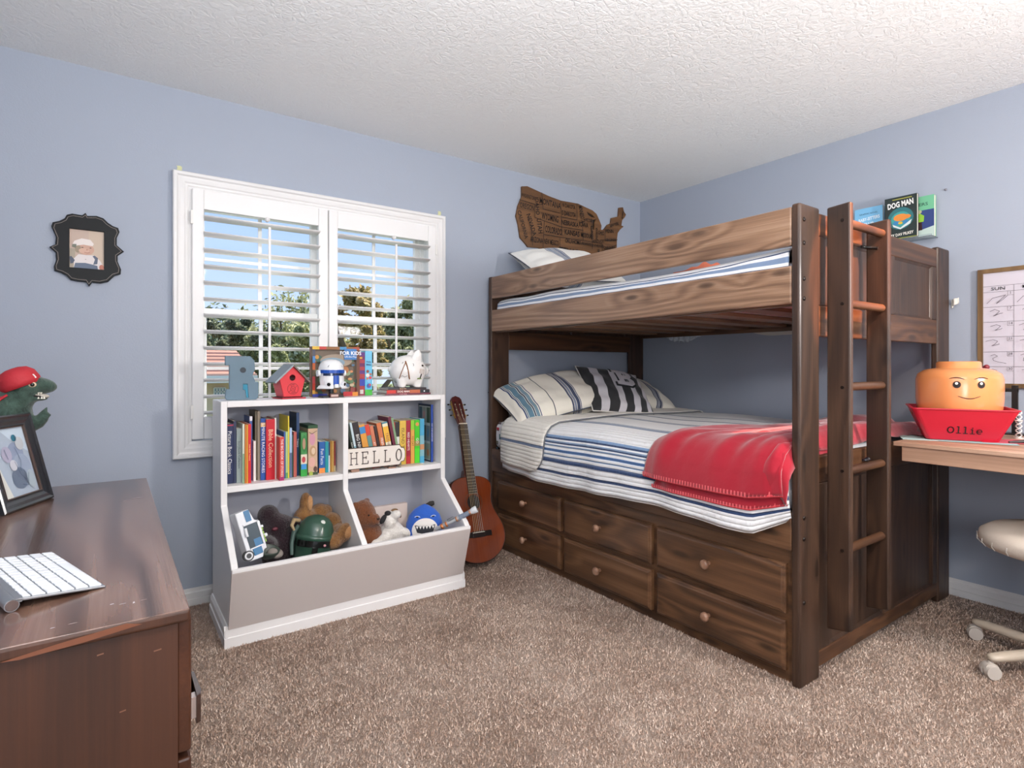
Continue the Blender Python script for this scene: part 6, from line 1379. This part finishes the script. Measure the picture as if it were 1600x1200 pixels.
# dinosaur figure behind the frame: works in world x,z on the plane y
YD = 2.215
def D(u, v, y=YD): return Vector(unproj(u, v, Y=y))
r = thing('dinosaur_figure', 'dark green toy dinosaur wearing a red cap backwards behind the photo frame', 'toy dinosaur', (D(20, 640).x-.02, YD, DZ))
M_din = fur('dino_skin', '1f2b28', '4a5f55', 45, .5)
m = MB()
m.ell(D(56, 602), (.052, .034, .026), Matrix.Rotation(R(8), 3, 'Y')); m.ell(D(40, 603), (.050, .042, .038)); m.ell(D(72, 604), (.020, .026, .017)); m.ell(D(26, 622), (.045, .042, .045)); m.ell(D(52, 622.5), (.036, .026, .0085), Matrix.Rotation(R(2), 3, 'Y'))
m.ell(D(8, 650), (.065, .055, .060)); m.ell(D(-10, 680), (.085, .07, .075)); m.ell(D(-25, 720), (.09, .075, .085))
a, b_, c, d = D(26, 655, YD-.01), D(44, 668, YD-.012), D(60, 659, YD-.01), D(72, 651, YD-.01)
m.tube([a, b_, c, d], [.026, .026, .020, .012], 12)
for (u0, v0, u1, v1) in ((63, 650, 74, 636), (68, 650, 80, 648)): m.tube([D(u0, v0, YD-.01), D((u0+u1)/2+1, (v0+v1)/2, YD-.014), D(u1, v1, YD-.01)], [.010, .008, .004], 8)
ba = D(-25, 720); m.tube([ba+Vector((.03, -.03, -.04)), Vector((ba.x+.05, YD-.05, DZ+.02))], [.035, .03], 12); m.tube([ba+Vector((-.03, .03, -.04)), Vector((ba.x-.02, YD+.05, DZ+.02))], [.035, .03], 12); m.ell((ba.x+.065, YD-.055, DZ+.014), (.045, .028, .014)); m.ell((ba.x-.0, YD+.055, DZ+.014), (.045, .028, .014))
m.tube([ba, ba+Vector((-.10, .01, -.02)), ba+Vector((-.17, .02, -.02))], [.055, .035, .012], 12)
m.build('body', M_din, r, remesh=.0045)
MB().ell(D(59, 618, YD-.002), (.028, .021, .0085), Matrix.Rotation(R(8), 3, 'Y')).build('mouth', mat('b9b2a8', .5), r)
MB().ell(D(58, 618.5, YD-.005), (.022, .020, .0055), Matrix.Rotation(R(8), 3, 'Y')).build('mouth_opening', mat('1a0f10', .5), r)
m = MB()
for u in (56, 60, 64): q_ = D(u, 615, YD-.022); m.lathe([(.0035, .004), (.0, -.006)], Matrix.Translation(q_), 6)
for u in (60, 65, 69): q_ = D(u, 621, YD-.022); m.lathe([(.003, -.004), (.0, .004)], Matrix.Translation(q_), 6)
m.build('teeth', mat('e6e2d6', .4), r)['kind'] = 'stuff'
q_ = D(50, 601, YD-.036); e_ = MB().ell(q_, (.0105, .006, .008)).build('eye', mat('d9c0a4', .25), r); MB().ell(q_+Vector((.001, -.0045, 0)), (.0055, .003, .0055)).build('pupil', mat('17140f', .15), e_)
cc = D(32, 600); CM = Matrix.Translation(cc) @ Matrix.Rotation(R(-24), 4, 'Y')
cp = MB(); cp.lathe([(.050, -.010), (.0515, .006), (.047, .028), (.034, .043), (.016, .049), (0, .050)], CM, 24); cp.build('cap_crown', mat('b0242f', .7, bump=.2), r, solid=.003)
MB().grid(lambda a, b: CM @ Vector((-.036-.070*b*(1-(2*a-1)**2*.4), (.044-.006*b)*(2*a-1), -.008-.012*b-.010*(2*a-1)**2)), 12, 5).build('cap_brim', mat('b0242f', .7), r, solid=.003)
MB().ell(CM @ Vector((0, 0, .046)), (.005, .005, .003)).build('cap_button', mat('7a1a22', .6), r)
MB().prism([(.030, -.003), (.044, -.002), (.042, .010), (.034, .012)], 'y', -.0, .002, M=CM @ Matrix.Translation((0, -.031, .004))).build('cap_patch', mat('e2dedb', .6), r)
# spikes along the back
m = MB()
for u, v in ((-2, 612), (6, 618)): m.lathe([(.010, -.01), (0, .022)], Matrix.Translation(D(u+2, v+6)) @ Matrix.Rotation(R(-30), 4, 'Y'), 6)
m.build('back_spikes', mat('c9cec8', .5), r)

# ================================================================= desk and what is on it
KZ = .828
M_dk = wood('pale_pine', '9a765e', 'bb957c', 'd3b5a0', axis='Y', rough=.5, freq=6, knots=False, contrast=.8)
dk = thing('desk', 'thick pale pine desk top fixed along the right wall beside the bunk', 'desk', (3.0, .2, 0))
MB().box(2.632, WX-.002, -.55, 1.000, KZ-.018, KZ).build('desk_top', M_dk, dk, bevel=.003); MB().box(2.640, 2.680, -.55, .972, KZ-.078, KZ-.018).build('front_beam', M_dk, dk, bevel=.003)
MB().box(3.38, WX-.002, -.55, .972, KZ-.078, KZ-.018).build('wall_cleat', M_dk, dk)
for y in (-.5, -.02): MB().box(2.66, 2.72, y, y+.06, 0, KZ-.078).build('leg', M_dk, dk, bevel=.003)
# red tub and yellow head
xb = Vector((.40, -.9165, 0)); yb_ = Vector((.9165, .40, 0)); bc = Vector((2.945, .872, KZ+.004)); tub_rot = axes(xb, yb_, 0)
r = thing('red_tub', 'red plastic tub lettered in black, holding the yellow head on desk', 'tub', tuple(bc), tub_rot)
def rr(w, d, z, rad=.02, n=5):
    pts = []
    for cx_, cy_, a0_ in ((w/2-rad, d/2-rad, 0), (-w/2+rad, d/2-rad, 90), (-w/2+rad, -d/2+rad, 180), (w/2-rad, -d/2+rad, 270)):
        for i in range(n+1): a_ = R(a0_+90*i/n); pts.append((cx_+rad*math.cos(a_), cy_+rad*math.sin(a_), z))
    return pts
M_tub = mat('c41c34', .38)
def tubshell(l):
    m = MB(); n = len(l[0]); V = [q for ring_ in l for q in ring_]
    m.add(V, [(k*n+i, k*n+(i+1) % n, (k+1)*n+(i+1) % n, (k+1)*n+i) for k in range(len(l)-1) for i in range(n)], sm=False); return m
TH = .128
def at_h(t, ins=0): return (.240+(.345-.240)*t-2*ins, .200+(.315-.200)*t-2*ins, TH*t)
m = tubshell([rr(*at_h(0)), rr(*at_h(.66)), rr(*at_h(.88)), rr(*at_h(1)), rr(.353, .323, TH), rr(.353, .323, TH+.004), rr(.335, .305, TH+.004), rr(*at_h(.88, .003)), rr(*at_h(.02, .003))])
n = len(rr(*at_h(0))); m.add(rr(*at_h(0)), [tuple(range(n))]); ob = m.build('tub_wall', M_tub, r, local=True)
# hand hole in the narrow side: dark plate on the wall paints its shaded inside
hw = MB(); xs_ = -(.240+(.105)*.80)/2-.0006
hw.box(xs_-.0010, xs_+.0002, -.030, .020, TH*.74, TH*.87); hw.build('hole_shade', mat('3a0a10', .8), r, local=True, bevel=.0005)
MB().box(xs_-.0016, xs_-.0008, -.024, .002, TH*.74, TH*.855).build('hole_view', mat('e09a44', .5), r, local=True)
# front lettering follows the slope of the wide near side
tl = math.atan2((.315-.200)/2, TH); Vv = Vector((0, -math.sin(tl), math.cos(tl)))
p = Print(Vector((0, -.1006, .0))+Vector((0, -.0004, 0)), (1, 0, 0), Vv, .0003)
def typ(p, x, y, h, c):
    w = .0042
    p.line([(x+.010*math.cos(R(a))*1.0, y+h*.36+h*.36*math.sin(R(a))) for a in range(0, 361, 24)], w, c); x += .026
    for _ in range(2):
        p.line([(x-.005, y+h*.78), (x, y+h*.78), (x, y)], w, c).line([(x-.007, y), (x+.007, y)], w*.8, c); x += .022
    p.line([(x-.004, y+h*.5), (x, y+h*.5), (x, y)], w, c).line([(x-.007, y), (x+.007, y)], w*.8, c).line([(x-.001, y+h*.68), (x+.001, y+h*.72)], w, c); x += .022
    p.line([(x-.008, y+h*.28), (x+.008, y+h*.28)]+[(x+.008*math.cos(R(a)), y+h*.28+h*.26*math.sin(R(a))) for a in range(20, 330, 24)], w*.8, c)
typ(p, -.040, .034, .038, '1a0c10'); p.build('tub_lettering', r, local=True)
hd = thing('head_box', 'yellow orange head shaped storage box with smiling face sitting in the red tub', 'storage box', (bc.x, bc.y, KZ+.012))
HH = 1.157-KZ-.012; M_yel = mat('e29058', .22, coat=.4)
prof = [(0, 0), (.085, 0), (.088, .02), (.095, .025), (.128, .075), (.146, .12), (.150, .16), (.150, HH-.075), (.143, HH-.052), (.122, HH-.036), (.100, HH-.030), (.078, HH-.028), (.077, HH-.006), (.072, HH), (0, HH)]
MB().lathe(prof, n=48).build('head_shell', M_yel, hd, local=True)
fa = math.atan2(-.50, -.866)
def onh(t, z, d=.0012): # t metres round the head from the face centre, seen left to right
    a_ = fa+t/.150; return ((.150+d)*math.cos(a_), (.150+d)*math.sin(a_), z)
def hdisc(cx_, cz_, rx, rz, c_, name, d=.0012, n=18):
    V = [onh(cx_, cz_, d)]+[onh(cx_+rx*math.cos(2*math.pi*i/n), cz_+rz*math.sin(2*math.pi*i/n), d) for i in range(n)]; return MB().add(V, [(0, 1+i, 1+(i+1) % n) for i in range(n)]).build(name, mat(c_, .3), hd, local=True, fixn=False)
ze = .222
for s in (-1, 1):
    x = s*.040; hdisc(x, ze, .0135, .0145, '4a2f22', 'eye'); hdisc(x, ze, .0105, .0115, '1c1210', 'pupil', .0020); hdisc(x-.001, ze+.005, .0050, .0052, 'f6efe4', 'eye_glint', .0028)
    MB().tube([onh(x+q_, ze+.022+.007*math.cos(q_/.024*1.4)+s*q_*.05) for q_ in [-.024+.004*i for i in range(13)]], [.0009+.0009*math.sin(math.pi*i/12) for i in range(13)], 6).build('eyebrow', mat('3a2418', .4), hd, local=True)
MB().tube([onh(-.036+.006*i, ze-.046-.010*math.sin(math.pi*i/12)) for i in range(13)], [.0010+.0008*math.sin(math.pi*i/12) for i in range(13)], 6).build('mouth', mat('3a2418', .4), hd, local=True)
# papers under the tub
pm = MB(); 
for k, (x, y, a_, w_, h_, c, lb) in enumerate(((2.86, .93, -64, .24, .17, 'b8d4d0', 'pale mint paper sheet under left of the red tub'), (2.90, .80, -70, .25, .16, '9cc4c4', 'blue green comic page under front of the red tub'), (2.98, .72, -58, .20, .15, 'c85a68', 'red printed card sticking out right of the red tub'))):
    ca, sa = math.cos(R(a_)), math.sin(R(a_)); q_ = [(x+ca*a-sa*b, y+sa*a+ca*b) for a, b in ((-w_/2, -h_/2), (w_/2, -h_/2), (w_/2, h_/2), (-w_/2, h_/2))]
    z0 = KZ+.0004+k*.0010; o = MB().prism(q_, 'z', z0, z0+.0008).build('paper_sheet', mat(c, .8), None); tag(o, lb, 'paper')
o = MB().add([(2.93, 1.02, KZ+.02), (2.98, .99, KZ+.001), (2.985, .992, KZ+.001), (2.95, 1.01, KZ+.085)], [(0, 1, 2), (0, 2, 3), (0, 3, 1), (1, 3, 2)]).build('paper_corner', mat('dcd4d0', .8), None); tag(o, 'white folded paper corner behind left side of red tub', 'paper')
# small red toy ball peeking above the head, black stand, white lattice toy, drone, orange block
q_ = Vector(unproj(1517, 573, Y=.86)); r = thing('marker_holder', 'tiny dark red knob peeking over the yellow head near calendar', 'knob', (3.335, .88, KZ))
MB().cyl((0, 0, 0), (0, 0, .30), .004, n=8).build('stick', mat('2a1a1c', .5), r, local=True); MB().ell((0, 0, 1.133-KZ), (.012, .012, .012)).ell((.0, .02, 1.130-KZ), (.008, .008, .008)).build('red_tip', mat('8a2a34', .4), r, local=True)
r = thing('tablet_stand', 'black metal stand behind the red tub below the calendar', 'stand', (3.35, .74, KZ))
q1, q2 = unproj(1544, 600, Y=.80), unproj(1561, 600, Y=.76)
MB().box(3.30, 3.38, .70, .84, KZ, KZ+.006).build('stand_base', M_blk, r); MB().box(3.335, 3.347, .822, .838, KZ+.006, 1.07).build('stand_post', M_blk, r); MB().box(3.335, 3.347, .768, .790, KZ+.006, 1.05).build('stand_post', M_blk, r); MB().box(3.334, 3.348, .768, .838, 1.02, 1.034).build('stand_bar', M_blk, r)
r = thing('lattice_toy', 'small white spiral tower toy standing right of the red tub', 'toy', (3.16, .725, KZ))
m = MB()
for s in (0, math.pi): m.tube([(.010*math.cos(t_*.9+s), .010*math.sin(t_*.9+s), .004+.0055*t_) for t_ in range(22)], .0028, 6)
m.build('spiral', mat('e2dedb', .4), r, local=True); MB().cyl((0, 0, 0), (0, 0, .006), .018, n=14).cyl((0, 0, .075), (0, 0, .080), .014, n=12).build('disc', mat('d9cfc8', .4), r, local=True)
r = thing('toy_drone', 'dark grey folding toy drone lying on the desk near orange block', 'toy drone', (3.12, .60, KZ), (0, 0, R(25)))
MB().box(-.045, .045, -.022, .022, .012, .036).build('drone_body', mat('2a2624', .4), r, local=True, bevel=.008)
for sx in (-1, 1):
    for sy in (-1, 1):
        a_ = MB().tube([(sx*.035, sy*.018, .028), (sx*.08, sy*.055, .034)], .005, 8).build('drone_arm', mat('35302e', .45), r, local=True)
        MB().cyl((sx*.08, sy*.055, .0), (sx*.08, sy*.055, .042), .008, n=12).build('motor', mat('1c1a1a', .4), a_, local=True); MB().box(sx*.08-.045, sx*.08+.045, sy*.055-.005, sy*.055+.005, .042, .044).build('blade', mat('3a3634', .4), a_, local=True)
o = MB().box(2.97, 3.06, .545, .575, KZ, KZ+.028).build('orange_block', mat('c87a44', .5), None, bevel=.004); tag(o, 'orange wooden block on the desk at the right edge of photo', 'block')
o = MB().tube([(2.92, .70, KZ+.006), (2.96, .66, KZ+.010), (2.99, .63, KZ+.007), (3.02, .61, KZ+.006)], [.004, .007, .007, .004], 8).build('dark_pen_tool', mat('2f2a28', .4), None); tag(o, 'dark grey pen like tool lying before the toy drone', 'tool')

# ================================================================= office chair
CC = Vector((2.87, .53, 0)); r = thing('office_chair', 'beige swivel office chair with casters tucked under the desk, right edge', 'chair', tuple(CC))
M_bei = mat('b5a796', .45); M_seat = mat('cfc2b4', .85, bump=.15, bscale=80)
for k, (tx_, ty_) in enumerate(((2.945, .815), (2.620, .680), (2.64, .37), (2.90, .23), (3.14, .52))):
    d_ = Vector((tx_, ty_, 0))-CC; L_ = d_.length; dn = d_.normalized(); sd = Vector((-dn.y, dn.x, 0))
    pts = []
    m = MB(); V = []
    secs = [(0.03, .022, .060, .105), (L_*.5, .022, .058, .098), (L_*.9, .024, .056, .092), (L_+.012, .020, .060, .086)]
    for t_, w_, z0, z1 in secs:
        for a_ in range(10):
            an = 2*math.pi*a_/10; V.append(dn*t_+sd*(w_*math.cos(an))+Vector((0, 0, (z0+z1)/2+(z1-z0)/2*math.sin(an))))
    m.add(V, [(s_*10+i, s_*10+(i+1) % 10, (s_+1)*10+(i+1) % 10, (s_+1)*10+i) for s_ in range(3) for i in range(10)]+[tuple(range(10))[::-1], tuple(range(30, 40))], sm=True)
    m.build('base_arm', M_bei, r, local=True, sub=1)
    tp = dn*L_; cs = MB().cyl(tp+Vector((0, 0, .05)), tp+Vector((0, 0, .062)), .008, n=10)
    wa = (3.55, 3.95, 1.2, .4, 2.2)[k]; wd = Vector((math.cos(wa), math.sin(wa), 0)); 
    for s_ in (-1, 1): cs.cyl(tp+wd*(s_*.008)+Vector((0, 0, .027)), tp+wd*(s_*.024)+Vector((0, 0, .027)), .027, .024, n=20)
    cs.cyl(tp-wd*.012+Vector((0, 0, .034)), tp+wd*.012+Vector((0, 0, .034)), .024, n=16)
    cs.build('caster', mat('bdb4ab', .4), r, local=True)
MB().cyl((0, 0, .05), (0, 0, .13), .036, .03, n=20).cyl((0, 0, .13), (0, 0, .42), .018, n=16).build('column', M_bei, r, local=True)
MB().box(-.10, .10, -.08, .08, .415, .435).build('seat_plate', mat('6f675f', .5), r, local=True)
m = MB(); m.lathe([(0, .435), (.21, .437), (.236, .448), (.248, .470), (.243, .496), (.215, .516), (.15, .523), (0, .524)], Matrix.Scale(1.0, 4, (1, 0, 0)), 36); m.build('seat', M_seat, r, local=True)
m = MB()
for i in range(26):
    a_ = 2*math.pi*i/26; m.tube([(.236*math.cos(a_), .236*math.sin(a_), .447), (.250*math.cos(a_+.02), .250*math.sin(a_+.02), .463), (.2505*math.cos(a_+.03), .2505*math.sin(a_+.03), .478)], .0018, 5)
o = m.build('seat_gathers', mat('e2dbd3', .7), r, local=True); o['kind'] = 'stuff'
MB().tube([(.02, -.10, .42), (.06, -.27, .43), (.07, -.31, .48), (.07, -.305, .60)], .012, 10).build('back_bracket', M_bei, r, local=True)
m = MB(); m.ell((.07, -.275, .645), (.17, .035, .075), n=24, m=14); m.build('backrest', M_seat, r, local=True)
